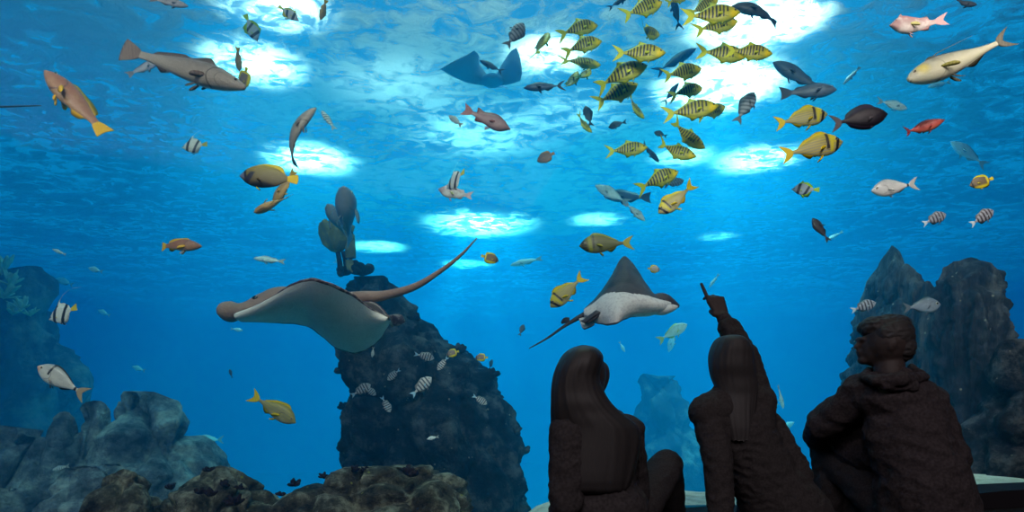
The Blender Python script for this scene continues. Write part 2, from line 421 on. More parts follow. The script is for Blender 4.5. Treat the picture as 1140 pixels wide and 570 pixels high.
# yellow trevally with black bars
k = SK('yellow_barred_skin').vert([(-.17, (.50, .50, .08)), (-.05, (.50, .43, .015)), (.1, (.36, .31, .01)), (.17, (.22, .20, .015))])
k.mott(14, (.30, .30, .05), .45, .7, .5)
for i, xb in enumerate((.27, .205, .145, .085, .025, -.035, -.09, -.145, -.195)):
    k.bar(xb, .0155 if i else .018, (.025, .022, .015), -.12, -.10 if i else -.02, .2)
k.spot(.38, -.045, .07, (.85, .62, .01), .6); k.arc(.27, 0, .09, .01, (.12, .10, .01), .6)
my = k.done(); fy = finmat('yellow_fin', (.62, .62, .02)); 
for nm, bd in (('trev', 0.), ('trevb', 1.3), ('trevc', -1.1)):
    spec(nm, 'barred_trevally', make_fish('barred_trevally', OVAL_T, prof(OVAL_T, -.95), WID, (.17, .13, 1.1), [my, fy, fy, fy],
     dorsal=[(0, 0), (.38, 0), (.44, .012), (.52, .065), (.6, .03), (.7, .016), (.93, .008), (1, 0)],
     anal=[(0, 0), (.5, 0), (.56, .06), (.64, .025), (.75, .014), (.95, .006), (1, 0)], lean=1.1, bend=bd, ped=-.28, iris=m_iris_dark, eye=(.405, .022, .017), pelv=(.2, .05)))

# grunt with two black bands over a yellow head
k = SK('banded_grunt_skin').vert([(-.19, (.5, .48, .30)), (-.06, (.34, .33, .20)), (.08, (.26, .24, .07)), (.19, (.50, .42, .02))])
k.stripes(150, (.55, .45, .04), .65, .3)
k.spot(.36, .10, .09, (.60, .52, .03), .5); k.bar(.40, .028, BLK, -.35, -.20, .3); k.bar(.235, .024, BLK, -.10, -.09, .3); k.bar(.30, .028, (.62, .56, .04), -.2, -.14, .3); k.arc(.25, -.03, .07, .01, (.1, .08, .02), .5)
mg = k.done(); fg = finmat('strong_yellow_fin', (.75, .55, .01))
DG = [(0, .01), (.05, .06), (.14, .13), (.28, .185), (.45, .19), (.62, .15), (.8, .08), (.92, .04), (1, .032)]
for nm, bd in (('grunt', 0.), ('gruntb', 1.2)):
    spec(nm, 'banded_grunt', make_fish('banded_grunt', DG, prof([(a, b) for a, b in DG], -.85), WID, (.15, .09, 1.3), [mg, fg, fg, fg],
     dorsal=[(0, 0), (.24, 0), (.3, .045), (.45, .05), (.6, .03), (.72, .04), (.85, .015), (.9, 0), (1, 0)],
     anal=[(0, 0), (.62, 0), (.67, .05), (.78, .035), (.86, 0), (1, 0)], lean=.5, bend=bd, ped=-.30, pelv=(.14, .11), pect=(.2, -.03, .15, .04), eye=(.385, .05, .02)))
k = SK('dull_green_grunt_skin').vert([(-.19, (.16, .17, .08)), (0, (.08, .095, .035)), (.19, (.11, .12, .02))])
k.bar(.42, .05, BLK, -.30, -.25, .3); k.bar(.31, .034, (.24, .27, .03), -.1, -.2, .3); k.bar(.245, .016, BLK, 0., -.1, .3); k.stripes(140, (.13, .14, .02), .5, .3)
mg2 = k.done(); fgg = finmat('olive_fin', (.30, .30, .03))
spec('gruntg', 'banded_grunt', make_fish('olive_grunt', DG, prof(DG, -.8), WID, (.14, .09, 1.3), [mg2, fgg, fgg, fgg],
     dorsal=[(0, 0), (.24, 0), (.3, .035), (.45, .03), (.7, .02), (.85, .015), (.9, 0), (1, 0)], anal=[(0, 0), (.62, 0), (.67, .05), (.78, .035), (.86, 0), (1, 0)], pelv=(.14, .09)))
k = SK('grey_yellow_grunt_skin').vert([(-.19, (.40, .40, .28)), (0, (.28, .27, .13)), (.19, (.30, .28, .05))]).stripes(120, (.45, .38, .05), .5, .4)
k.mott(10, (.2, .2, .12), .45, .6, .5); k.arc(.25, -.03, .08, .012, (.08, .08, .05), .7)
mg3 = k.done()
spec('snap', 'grey_grunt', make_fish('grey_grunt', prof(DG, .95), prof(DG, -.7), WID, (.14, .09, 1.3), [mg3, fg, fg, fg],
     dorsal=[(0, 0), (.24, 0), (.3, .035), (.45, .03), (.7, .03), (.85, .015), (.9, 0), (1, 0)], anal=[(0, 0), (.62, 0), (.67, .05), (.78, .035), (.86, 0), (1, 0)], pelv=(.14, .1), pect=(.2, -.03, .15, .045)))

# reddish brown rockfish with yellow fins
k = SK('red_brown_skin').vert([(-.16, (.50, .30, .16)), (-.04, (.36, .15, .08)), (.1, (.27, .085, .05)), (.16, (.20, .06, .04))])
k.mott(18, (.40, .22, .10), .5, .62, .5); k.arc(.27, -.01, .10, .012, (.10, .03, .02), .8); k.bar(.46, .02, (.2, .07, .05), .8, -.06, -.01)
mr_ = k.done(.2); fr = finmat('orange_yellow_fin', (.80, .42, .01))
RT = [(0, .015), (.06, .05), (.16, .09), (.3, .125), (.48, .13), (.66, .105), (.82, .07), (.93, .05), (1, .046)]
for nm, bd in (('rock', 0.), ('rockb', 1.)):
    spec(nm, 'red_rockfish', make_fish('red_rockfish', RT, prof(RT, -.92), prof(WID, 1.1), (.105, .02, 1.5), [mr_, fr, fr, fr],
     dorsal=[(0, 0), (.28, 0), (.34, .03), (.5, .025), (.7, .045), (.86, .04), (.9, 0), (1, 0)], anal=[(0, 0), (.66, 0), (.72, .05), (.84, .045), (.88, 0), (1, 0)], bend=bd, ped=-.33, pelv=(.16, .11), pect=(.2, -.03, .16, .05), eye=(.39, .055, .016)))

# big grey brown drum
k = SK('grey_brown_drum_skin').vert([(-.12, (.42, .35, .30)), (-.03, (.31, .25, .21)), (.06, (.22, .175, .15)), (.11, (.15, .11, .10))])
k.mott(30, (.35, .29, .24), .5, .62, .4); k.arc(.30, -.01, .085, .008, (.08, .06, .05), .8); k.arc(.33, -.01, .05, .006, (.12, .09, .08), .6); k.bar(.475, .012, (.12, .08, .07), 1.4, -.05, .0)
md = k.done(.25, 110); fd = finmat('brown_fin', (.17, .11, .09))
DR = [(0, .018), (.04, .034), (.12, .06), (.25, .088), (.4, .098), (.6, .082), (.8, .05), (.93, .034), (1, .032)]
for nm, bd in (('drum', 0.), ('drumb', 1.9)):
    spec(nm, 'brown_drum', make_fish('brown_drum', DR, prof(DR, -.9), prof(WID, .95), (.095, -.01, 2), [md, fd, fd, fd],
     dorsal=[(0, 0), (.3, 0), (.35, .045), (.45, .03), (.55, .012), (.6, .03), (.85, .022), (.9, 0), (1, 0)], anal=[(0, 0), (.70, 0), (.73, .035), (.80, .015), (.84, 0), (1, 0)], bend=bd, ped=-.36, pelv=(.15, .09), pect=(.21, -.02, .11, .03), eye=(.425, .028, .011), iris=m_iris_dark))

# emperor angelfish
k = SK('emperor_angelfish_skin').vert([(-.24, (.03, .02, .03)), (-.12, (.10, .06, .02)), (.1, (.26, .19, .02)), (.2, (.40, .30, .02))])
k.stripes(170, (.10, .08, .05), .7, .1, 'z', -.12)
k.bar(.30, .055, (.02, .016, .03), .55, -.3, .08, 0.); k.spot(.10, -.22, .13, (.015, .012, .015), .3, .5); k.spot(.47, 0, .07, (.16, .16, .25), .4); k.bar(.385, .025, (.02, .016, .03), -.2, -.1, .2)
ma = k.done(); fa = finmat('golden_tail_fin', (.85, .55, .01)); fak = finmat('dark_belly_fin', (.10, .06, .02))
AT = [(0, .01), (.05, .055), (.14, .13), (.28, .19), (.45, .215), (.62, .20), (.78, .165), (.9, .10), (1, .05)]
spec('angel', 'striped_angelfish', make_fish('striped_angelfish', AT, prof(AT, -.85), prof(WID, .9), (.085, -.02, 2), [ma, fa, fa, fak],
     dorsal=[(0, 0), (.25, 0), (.4, .015), (.7, .045), (.86, .05), (.95, 0), (1, 0)], anal=(), ped=-.33, pelv=(.2, .08), pect=(.18, -.05, .12, .03), eye=(.40, .035, .014), iris=m_iris_dark))

# silver seabream with black tail spot / nape band
def bream(key, name, collar, c0=(.75, .75, .70), c1=(.45, .46, .44)):
    k = SK(name+'_skin', .3, .6).vert([(-.18, c0), (0, c0), (.12, c1), (.18, tuple(q*.6 for q in c1))])
    k.mott(16, c1, .5, .65, .4); 
    if collar: k.bar(.235, .022, BLK, .05, -.02, .3); k.spot(.47, -.02, .06, (.6, .35, .22), .5)
    k.bar(-.26, .022, BLK, 0, -.1, .1); k.arc(.27, -.02, .085, .01, (.15, .15, .15), .6)
    m = k.done(); ft = finmat(name+'_fin', (.40, .32, .22) if collar else (.5, .5, .48)); fb = finmat(name+'_black_fin', (.03, .03, .03))
    spec(key, name, make_fish(name, prof(DG, .92), prof(DG, -.82), WID, (.15, .10, 1.2), [m, fb if collar else ft, ft, ft],
     dorsal=[(0, 0), (.26, 0), (.33, .02), (.8, .012), (.9, 0), (1, 0)], anal=[(0, 0), (.62, 0), (.68, .025), (.82, .015), (.88, 0), (1, 0)], pelv=(.14, .07), pect=(.2, -.04, .13, .03), eye=(.40, .035, .022)))
bream('bream', 'silver_seabream', False, (.72, .73, .72), (.50, .52, .52)); bream('breamc', 'collared_seabream', True, (.58, .58, .54), (.36, .37, .36))
# big silver amberjack-like fish
k = SK('pale_silver_skin', .35, .5).vert([(-.12, (.55, .57, .46)), (-.02, (.52, .54, .38)), (.05, (.34, .36, .27)), (.11, (.14, .15, .14))])
k.arc(.27, -.01, .10, .008, (.25, .27, .18), .8); k.mott(12, (.5, .52, .42), .5, .65, .4); k.bar(.46, .012, (.2, .2, .18), 1.2, -.06, -.01); k.spot(.36, .03, .05, (.55, .50, .12), .7)
mj = k.done(.2, 120); fj = finmat('dark_olive_fin', (.10, .10, .07)); fjp = finmat('olive_gold_fin', (.25, .24, .05))
JT = [(0, .02), (.04, .05), (.12, .085), (.25, .115), (.42, .12), (.6, .095), (.8, .05), (.93, .03), (1, .026)]
spec('jack', 'silver_jack', make_fish('silver_jack', JT, prof(JT, -.95), prof(WID, 1.1), (.105, .09, 1.4), [mj, fj, fj, fjp], bend=.5,
     dorsal=[(0, 0), (.25, 0), (.32, .03), (.4, .018), (.7, .012), (.9, 0), (1, 0)], anal=[(0, 0), (.62, 0), (.67, .04), (.8, .015), (.86, 0), (1, 0)],
     filament=[(.22, 0, .12), (.12, 0, .16), (0, 0, .175), (-.12, 0, .185), (-.26, 0, .20)], ped=-.36, pelv=(.12, .11), pect=(.22, -.02, .15, .03), eye=(.43, .04, .013)))
# hogfish
k = SK('pinkish_white_skin').vert([(-.2, (.62, .54, .50)), (0, (.52, .40, .38)), (.12, (.50, .26, .26)), (.2, (.40, .12, .14))])
k.mott(10, (.8, .72, .68), .45, .65, .6); k.spot(.42, 0, .1, (.42, .25, .25), .5)
mh = k.done(); fh = finmat('pink_fin', (.75, .45, .45)); fhy = finmat('pale_yellow_fin', (.7, .65, .25))
HT = [(0, .015), (.05, .045), (.12, .10), (.22, .165), (.4, .19), (.6, .15), (.8, .09), (.92, .06), (1, .05)]
spec('hog', 'pink_hogfish', make_fish('pink_hogfish', HT, prof(HT, -.85), prof(WID, 1.1), (.13, .08, 1.2), [mh, fh, fh, fhy], bend=.8,
     dorsal=[(0, 0), (.2, 0), (.25, .08), (.32, .03), (.7, .025), (.82, .06), (.9, 0), (1, 0)], anal=[(0, 0), (.62, 0), (.8, .06), (.88, 0), (1, 0)], pelv=(.16, .1), pect=(.16, -.02, .16, .05), eye=(.40, .08, .014)))
k = SK('mauve_skin').vert([(-.2, (.30, .20, .20)), (0, (.24, .13, .14)), (.2, (.16, .07, .08))]).mott(9, (.32, .22, .22), .45, .65, .5)
mh2 = k.done(); fh2 = finmat('mauve_fin', (.28, .10, .10))
spec('hogd', 'mauve_hogfish', make_fish('mauve_hogfish', prof(HT, .72), prof(HT, -.75), prof(WID, 1.1), (.13, .06, 1.2), [mh2, fh2, fh2, fh2],
     dorsal=[(0, 0), (.2, 0), (.3, .03), (.5, .04), (.7, .035), (.82, .09), (.9, 0), (1, 0)], anal=[(0, 0), (.62, 0), (.8, .06), (.88, 0), (1, 0)], lean=.9, pelv=(.12, .1), eye=(.42, .03, .014)))
# surgeonfish
k = SK('dark_surgeonfish_skin').vert([(-.2, (.012, .009, .016)), (.2, (.018, .013, .024))]).mott(12, (.03, .02, .034), .5, .65, .5)
ms = k.done(); fs = finmat('dark_violet_fin', (.04, .028, .06)); fs2 = finmat('grey_tail_fin', (.13, .11, .13))
spec('surg', 'dark_surgeonfish', make_fish('dark_surgeonfish', prof(DG, .9), prof(DG, -.85), prof(WID, .9), (.16, .10, 1.3), [ms, fs, fs2, fs2],
     dorsal=[(0, 0), (.22, 0), (.3, .05), (.6, .075), (.85, .06), (.93, 0), (1, 0)], anal=[(0, 0), (.3, 0), (.4, .04), (.8, .06), (.92, 0), (1, 0)], lean=.4, pelv=(.2, .07), pect=(.22, -.03, .13, .035), eye=(.41, .06, .014), iris=m_iris_dark))
# slim red fish
k = SK('crimson_skin').vert([(-.13, (.55, .17, .12)), (0, (.36, .05, .045)), (.13, (.22, .03, .03))]).mott(25, (.5, .14, .1), .5, .65, .4)
mc = k.done(); fc = finmat('dark_red_fin', (.24, .03, .04))
spec('red', 'crimson_fish', make_fish('crimson_fish', prof(OVAL_T, .66), prof(OVAL_T, -.66), WID, (.12, .11, 1.2), [mc, fc, fc, fc], bend=-.9,
     dorsal=[(0, 0), (.3, 0), (.36, .02), (.8, .01), (.9, 0), (1, 0)], anal=[(0, 0), (.65, 0), (.7, .03), (.85, 0), (1, 0)], eye=(.42, .02, .015)))
# bannerfish
def banner(key, name, white, band, yel, fil=True, dors=.18):
    k = SK(name+'_skin').vert([(0, white)])
    k.bar(.24, .06, band, .25, -.5, .5); k.bar(-.08, .055, band, .55, -.5, .6); k.bar(.43, .02, band, 0, 0, .3)
    m = k.done(); f_ = SK(name+'_finskin').flat(white); f_.bar(-.08, .06, band, .55, -.5, .6); f_.bar(.24, .06, band, .25); f_ = f_.done()
    fy_ = finmat(name+'_yellow', yel)
    T = [(0, .012), (.06, .03), (.14, .09), (.28, .19), (.45, .24), (.65, .21), (.85, .10), (1, .04)]
    spec(key, name, make_fish(name, T, prof(T, -.9), prof(WID, .8), (.10, .0, 1.5), [m, fy_ if dors < .12 else f_, fy_, fy_],
     dorsal=[(0, 0), (.25, 0), (.36, dors*.6), (.42, dors), (.5, dors*.45), (.7, .07), (.9, .05), (.96, 0), (1, 0)], anal=[(0, 0), (.45, 0), (.62, .10), (.8, .06), (.93, 0), (1, 0)], lean=.8,
     filament=[(.05, 0, .38), (-.1, 0, .5), (-.3, 0, .56), (-.5, 0, .55), (-.75, 0, .48)] if fil else None, pelv=(.14, .16), pect=(.2, -.05, .08, .03), eye=(.39, .03, .018), iris=m_iris_dark))
banner('banner', 'black_white_bannerfish', (.62, .60, .55), (.018, .015, .02), (.7, .5, .02), True)
banner('bannerp', 'pennant_bannerfish', (.62, .50, .52), (.03, .018, .03), (.75, .60, .02), False, .10)
banner('bannery', 'pennant_bannerfish', (.36, .42, .50), (.012, .015, .03), (.45, .70, .03), False, .10)
# sergeant major
def sarg(key, name, pale, bandc, tailc):
    k = SK(name+'_skin').vert([(-.2, pale), (.2, tuple(q*.8 for q in pale))])
    for xb in (.31, .19, .07, -.05, -.17): k.bar(xb, .03, bandc, -.08)
    m = k.done(); fn = finmat(name+'_fin', tuple(q*.5 for q in pale)); ft = finmat(name+'_tail', tailc)
    spec(key, name, make_fish(name, prof(DG, 1.05), prof(DG, -.95), prof(WID, .9), (.12, .09, 1.2), [m, fn, ft, ft],
     dorsal=[(0, 0), (.25, 0), (.33, .035), (.6, .03), (.75, .07), (.88, .01), (.94, 0), (1, 0)], anal=[(0, 0), (.55, 0), (.65, .05), (.75, .06), (.88, 0), (1, 0)], lean=.8, pelv=(.16, .1), eye=(.41, .03, .018), iris=m_iris_dark))
sarg('sarg', 'striped_damselfish', (.36, .38, .45), (.03, .025, .035), (.6, .72, .8)); sarg('sargp', 'pale_striped_damselfish', (.62, .60, .60), (.06, .07, .10), (.35, .6, .75))
# butterflyfish
def butter(key, name, c, edge, fin, eyeband=True):
    k = SK(name+'_skin').flat(c); k.stripes(130, tuple(q*.6 for q in c), .5, .3, 'z', .6)
    k.spot(.12, -.02, .20, c, .2)
    k.bar(-.26, .05, edge, 0); k.over(k.ss(k.z, -.10, -.22), edge)
    if eyeband: k.bar(.385, .028, BLK, 0, -.2, .3)
    m = k.done(); fn = finmat(name+'_fin', fin)
    spec(key, name, make_fish(name, prof(AT, 1.25), prof(AT, -1.25), prof(WID, .8), (.085, -.01, 2), [m, fn, fn, fn],
     dorsal=[(0, 0), (.22, 0), (.35, .05), (.6, .07), (.85, .08), (.95, 0), (1, 0)], anal=[(0, 0), (.45, 0), (.6, .06), (.85, .08), (.95, 0), (1, 0)], ped=-.35, pelv=(.14, .12), eye=(.40, .03, .018), iris=m_iris_dark))
butter('butty', 'yellow_butterflyfish', (.16, .11, .05), (.70, .58, .02), (.72, .60, .02)); butter('buttd', 'dusky_butterflyfish', (.10, .07, .07), (.12, .08, .06), (.30, .14, .05), False)
butter('buttg', 'grey_butterflyfish', (.45, .42, .38), (.5, .42, .05), (.75, .60, .02)); butter('butto', 'orange_tailed_butterflyfish', (.22, .16, .14), (.75, .60, .02), (.7, .60, .02))
# plain dark and grey fish
def plain(key, name, c, T=DG, k1=.9, tailp=(.14, .10, 1.2), width=1., bend=0., stripe=None, dz=.03, eye=(.41, .04, .016), fin=None, an=.045, pect=(.20, -.02, .13, .035)):
    k = SK(name+'_skin').vert([(-.2, tuple(min(.9, q*1.5) for q in c)), (0, c), (.2, tuple(q*.6 for q in c))]).mott(11, tuple(min(.9, q*1.4) for q in c), .5, .66, .5)
    if stripe: k.stripes(60, stripe, .8, .2, 'x', .3)
    k.arc(.28, 0, .09, .008, tuple(q*.4 for q in c), .6)
    m = k.done(); fn = finmat(name+'_fin', fin or tuple(q*.6 for q in c))
    spec(key, name, make_fish(name, prof(T, k1), prof(T, -k1*.9), prof(WID, width), tailp, [m, fn, fn, fn], bend=bend,
     dorsal=[(0, 0), (.25, 0), (.33, dz), (.7, dz*.8), (.85, dz), (.93, 0), (1, 0)], anal=[(0, 0), (.6, 0), (.68, an), (.82, an*.5), (.9, 0), (1, 0)], pelv=(.14, .09), eye=eye, pect=pect))
plain('greybig', 'slate_grey_fish', (.10, .11, .15), SLIM_T, 1.25, (.13, .03, 2), 1.3)
plain('fatgrey', 'stout_grey_fish', (.20, .19, .22), SLIM_T, 1.5, (.11, .03, 1.5), 1.9, pect=(.2, 0, .2, .05), fin=(.4, .38, .38))
plain('greycurl', 'charcoal_fish', (.075, .075, .095), SLIM_T, 1.1, (.12, .06, 1.5), 1.2, -1.2)
plain('greystr', 'striped_grey_fish', (.22, .24, .27), DG, .95, (.13, .09, 1.2), 1.1, 0., (.05, .06, .08))
plain('darkblue', 'dark_blue_fish', (.03, .04, .06), DG, 1.05, (.14, .08, 1.2))
plain('brownsm', 'dark_brown_fish', (.05, .035, .035), DG, .9, (.11, .08, 1.2))
plain('tuna', 'blue_mackerel', (.05, .09, .16), OVAL_T, .62, (.14, .13, 1.1), 1., 0., None, .02)
plain('pale', 'pale_distant_fish', (.75, .78, .76), OVAL_T, .85, (.13, .10, 1.2))
plain('palelong', 'slender_silver_fish', (.80, .80, .76), SLIM_T, .8, (.08, .07, 1.2))
plain('palegrunt', 'pale_yellow_tailed_fish', (.70, .72, .60), DG, .85, (.14, .09, 1.2), fin=(.65, .6, .12))
plain('pinks', 'pinkish_grey_fish', (.42, .30, .32), SLIM_T, 1.15, (.11, .05, 1.5))
plain('orange', 'orange_brown_fish', (.42, .23, .08), SLIM_T, 1.5, (.13, .06, 1.5), 1.3, fin=(.75, .40, .02))
plain('stripedsilver', 'black_striped_silver_fish', (.55, .56, .55), SLIM_T, 1.1, (.12, .08, 1.2), 1., 0., (.05, .05, .06))
plain('bigeye', 'big_eyed_grey_fish', (.20, .24, .30), DG, 1.05, (.14, .10, 1.2), eye=(.38, .03, .036))

def unit(v): return v.normalized()
def put(key, label, nose, tail, dist, yaw=0, roll=8, dors=None, group=None, cat='fish', k=1.):
    kind, me, used = SPEC[key]
    n, t = Vector((nose[0], 0, -nose[1])), Vector((tail[0], 0, -tail[1]))
    d2 = n-t; lp = d2.length; d2.normalize(); ya = math.radians(yaw)
    d = unit(d2*math.cos(ya)+Vector((0, 1, 0))*math.sin(ya))
    up = Vector((dors[0], 0, dors[1])) if dors else Vector((0, 0, 1))
    up = unit(up-up.dot(d)*d); yv = up.cross(d).normalized()
    R = Matrix((d, yv, up)).transposed()
    rl = math.radians(roll)*(1 if yv.y > 0 else -1)
    # tip the back away from the viewer
    R = R @ Matrix.Rotation(-rl, 3, 'X')
    s = k*lp*dist/F/max(.25, math.cos(ya))
    o = bpy.data.objects.new(kind, me)
    if used: o = used[0].copy()
    used.append(o); col.objects.link(o)
    mid = ((nose[0]+tail[0])/2, (nose[1]+tail[1])/2)
    o.matrix_world = Matrix.Translation(P(mid[0], mid[1], dist)) @ R.to_4x4() @ Matrix.Diagonal((s, s, s, 1))
    if 'group' in o.keys(): del o['group']
    tag(o, label, cat, group); return o
# ------------------------------------------------------------------ the fish, one by one
G1 = 'yellow trevallies schooling near the surface'
T = lambda *a, **k: put(*a, group=G1, **k)
T('trevb', 'yellow barred trevally with arched back, leftmost of the level ones in the school', (667, 24), (620, 38), 4.9, 15, 5)
T('trev', 'narrow yellow trevally swimming steeply upward at the left edge of the school', (611, 30), (594, 70), 5.0, 30, 45, dors=(-1, .3))
T('trevb', 'yellow barred trevally right below the leftmost level one, nose tipped up', (671, 43), (625, 57), 4.8, 10, 5)
T('trev', 'yellow trevally half covered by the one above it, its face bright yellow', (670, 68), (621, 71), 5.1, 20, 30)
T('trevc', 'yellow trevally climbing nose up, the yellower of two crossing upright ones', (658, 72), (641, 99), 5.0, 35, 30, dors=(-1, .4))
T('trevc', 'greyer trevally climbing nose up, left of the two crossing upright ones', (644, 76), (628, 110), 5.3, 25, 35, dors=(-1, .4))
T('trev', 'yellow barred trevally at the top edge of the photo, nose rising to the right', (739, -2), (690, 22), 4.6, 15, 8)
T('trevc', 'short-looking yellow trevally with two dark head bars, turned half away', (737, 31), (704, 41), 4.9, 40, 8)
T('trev', 'large yellow barred trevally with a broad crescent tail in the middle of the school', (741, 59), (681, 59), 4.3, 0, 6)
T('trevb', 'large trevally with bold black bars, just below the crescent-tailed one', (721, 72), (660, 93), 4.4, 0, 6)
T('trev', 'trevally with long hanging tail, lowest of the three stacked in the middle', (711, 91), (660, 118), 4.6, 10, 10)
T('trevc', 'small plain yellow trevally heading down to the right below the stacked three', (718, 130), (694, 108), 5.2, 20, 20)
T('trevc', 'small pale yellow trevally in front of a dark blue fish, heading down', (659, 147), (639, 128), 5.2, 10, 25)
T('trev', 'yellow barred trevally with dark thin tail lobes, alone below the left of the school', (721, 164), (673, 169), 4.7, 0, 6)
T('trevb', 'green-tinged trevally with one dark blotch, above the bright white light patch', (785, 94), (745, 107), 4.9, 20, 6)
T('trev', 'trevally with a dark smudge behind the head, above the blotched green-tinged one', (783, 73), (735, 88), 4.7, 15, 6)
T('trev', 'green-backed trevally swimming level right across the bright white light patch', (800, 118), (736, 128), 4.3, 0, 10)
T('trev', 'green trevally whose head shows behind the level one at the white light patch', (810, 115), (772, 134), 4.9, 20, 10)
T('trevc', 'slim yellow-green trevally diving down to the right below the light patch', (785, 165), (742, 137), 4.6, 5, 12)
T('trevc', 'dark-barred trevally pointing slightly down, lowest at the right of the school', (775, 175), (728, 162), 4.5, 0, 10)
T('trevb', 'trevally with bold bars and long drooping tail, hanging below the rest of the school', (757, 189), (708, 210), 4.5, 10, 6)
T('trev', 'bright yellow barred trevally at the top, in front of a second and above a third', (824, 14), (758, 19), 4.2, 0, 8)
T('trev', 'yellow trevally close under the bright one at the top, seen below its belly', (823, 21), (770, 37), 4.5, 10, 12)
T('trev', 'trevally at the top cut by the photo edge, behind the bright pair', (801, -4), (764, 19), 4.7, 10, 8)
T('trev', 'yellow barred trevally at the tail end of the overlapping right-hand pair', (833, 61), (773, 58), 4.4, 5, 6)
T('trev', 'yellow trevally with the brightest face, leading the overlapping right-hand pair', (860, 60), (806, 56), 4.2, 0, 6)
T('trev', 'trevally cut by the top edge of the photo with only belly and tail showing', (768, -8), (740, 6), 4.8, 10, 6)

put('grunt', 'yellow grunt with two thick black bands on its head, right of the school', (921, 127), (862, 138), 3.9, 0, 5)
put('grunt', 'golden yellow grunt with faint bands, just below the dark-banded one', (938, 158), (869, 173), 3.7, 0, 6)
put('gruntg', 'olive green grunt with black face and yellow neck band, above the pointed ray wing', (645, 274), (706, 270), 3.8, 0, 8)
put('gruntb', 'golden orange grunt heading down left under the school, tail raised', (733, 238), (774, 207), 3.8, 0, 14, dors=(-1, 1))
put('grunt', 'grey and yellow striped grunt with a raised yellow tail, left of the pointed ray wing', (613, 342), (651, 306), 3.9, 0, 5, dors=(-1, .6))
put('snap', 'grey-green grunt with yellow tail and fins, alone left of the dark rock pillar', (329, 471), (278, 439), 3.8, 0, 8)
put('angel', 'dark angelfish with fine yellow stripes and a golden tail fin', (267, 196), (331, 200), 3.6, 0, 4)
put('orange', 'orange-brown fish seen from below with small fins out, under the angelfish', (290, 241), (318, 213), 3.9, -40, 60, dors=(-1, .8))
put('orange', 'greyish fish with a yellow tail, half hidden between the angelfish and the orange-brown fish', (303, 226), (330, 190), 4.1, 10, 30, dors=(-1, .3))
put('rock', 'orange-red rockfish with yellow fins, head up and tail down at upper left', (50, 79), (118, 149), 3.5, 0, 35, dors=(1, 1))
put('rockb', 'brick-red rockfish with yellow pectoral fin, swimming level at middle left', (224, 274), (172, 272), 3.8, 0, 4)
put('drum', 'large grey-brown drum with a broad fan tail, the biggest fish at upper left', (273, 98), (137, 55), 3.6, 0, 6)
put('drumb', 'pinkish grey drum curved like a hook with its tail hanging down', (350, 118), (304, 178), 3.9, 0, 30, dors=(-.6, 1))
put('pinks', 'small pinkish fish partly behind the tail of the large drum', (173, 64), (146, 88), 4.6, 25, 20)
put('pinks', 'pinkish brown fish with yellow tail at the very top left', (206, 3), (170, 2), 4.3, 20, 10)
put('butto', 'orange and dark fish just behind the snout of the large drum', (268, 96), (277, 78), 4.0, 30, 10, dors=(-1, .2))
put('banner', 'black and pale pink bannerfish swimming left below the large drum', (203, 164), (230, 161), 4.2, 5, 5, k=1.1)
put('bannery', 'grey-blue bannerfish pointing down with a yellow tail, near the top', (285, 44), (275, 19), 4.8, 20, 20, dors=(1, 0))
put('orange', 'tiny grey fish with a yellow tail tip above the large drum', (263, 75), (268, 56), 4.8, 40, 20, dors=(-1, 0))
put('bannerp', 'bannerfish heading down right beside the top light patch, yellow back fin', (332, 22), (311, 8), 4.7, 10, 15)
put('orange', 'slim orange-brown fish standing nearly upright at the top of the photo', (356, 21), (364, 0), 4.7, 10, 40, dors=(1, 0))
put('stripedsilver', 'silver and black fish diving behind the hook-shaped drum', (357, 122), (374, 146), 4.6, 10, 30, dors=(1, .3))
put('stripedsilver', 'small black and silver fish facing left beside the mauve hogfish', (499, 126), (515, 143), 4.6, 30, 20)
put('hogd', 'mauve-pink hogfish with a spiked back fin heading right and down', (568, 144), (515, 121), 4.0, 0, 8)
put('greystr', 'dark violet-grey fish pointing upward above the far ray', (583, 22), (563, 56), 4.6, 20, 30, dors=(1, .3))
put('tuna', 'slim blue-grey fish swimming between the raised wings of the far ray', (534, 66), (561, 82), 5.8, 10, 15)
put('tuna', 'dark blue mackerel silhouetted against a round light patch', (583, 98), (630, 95), 4.8, 0, 8)
put('banner', 'black-striped bannerfish with a long trailing back filament, above the pale hogfish', (496, 206), (518, 195), 4.0, 48, 8)
put('hog', 'pale fish with a blunt pink head, behind the bannerfish with the filament', (488, 211), (528, 221), 4.5, 0, 10)
put('fatgrey', 'grey fish seen head-on from below with side fins spread, above the soft coral', (392, 219), (381, 264), 5.2, -56, 75, dors=(1, 0))
put('fatgrey', 'smaller grey fish close beside the head-on one above the soft coral', (371, 234), (382, 262), 5.5, -56, 60, dors=(-1, 0))
put('buttd', 'dark brown butterflyfish in open water right of centre', (598, 179), (617, 171), 4.3, 10, 5)
put('butty', 'small yellow and brown butterflyfish by the tail tip of the large ray', (555, 290), (536, 285), 4.0, 10, 5, dors=(.2, 1))
put('darkblue', 'tiny dark blue fish left of the pointed ray tail', (583, 361), (578, 374), 5.5, 20, 5, dors=(1, 0))
put('buttg', 'grey butterflyfish with a yellow tail end, right of the pointed ray wing', (735, 300), (721, 299), 4.2, 10, 5)
put('palegrunt', 'pale fish with yellow-green tail below the head of the pointed ray', (765, 361), (732, 380), 7.0, 0, 5)
put('greystr', 'grey fish with blurred dark stripes pointing upward beside the bright patch', (841, 101), (818, 139), 4.5, 10, 15, dors=(-1, .8))
put('greybig', 'slate grey fish facing upper left, behind another grey fish', (862, 68), (916, 102), 5.6, 5, 10)
put('greybig', 'large slate grey fish heading right with forked-looking tail', (931, 100), (868, 104), 5.0, 0, 10)
put('greycurl', 'charcoal fish curved over the bright white opening at the top', (815, 6), (876, 19), 5.0, 0, 15)
put('surg', 'almost black surgeonfish with tall back fin, left of the crimson fish', (988, 127), (924, 138), 3.8, 0, 4)
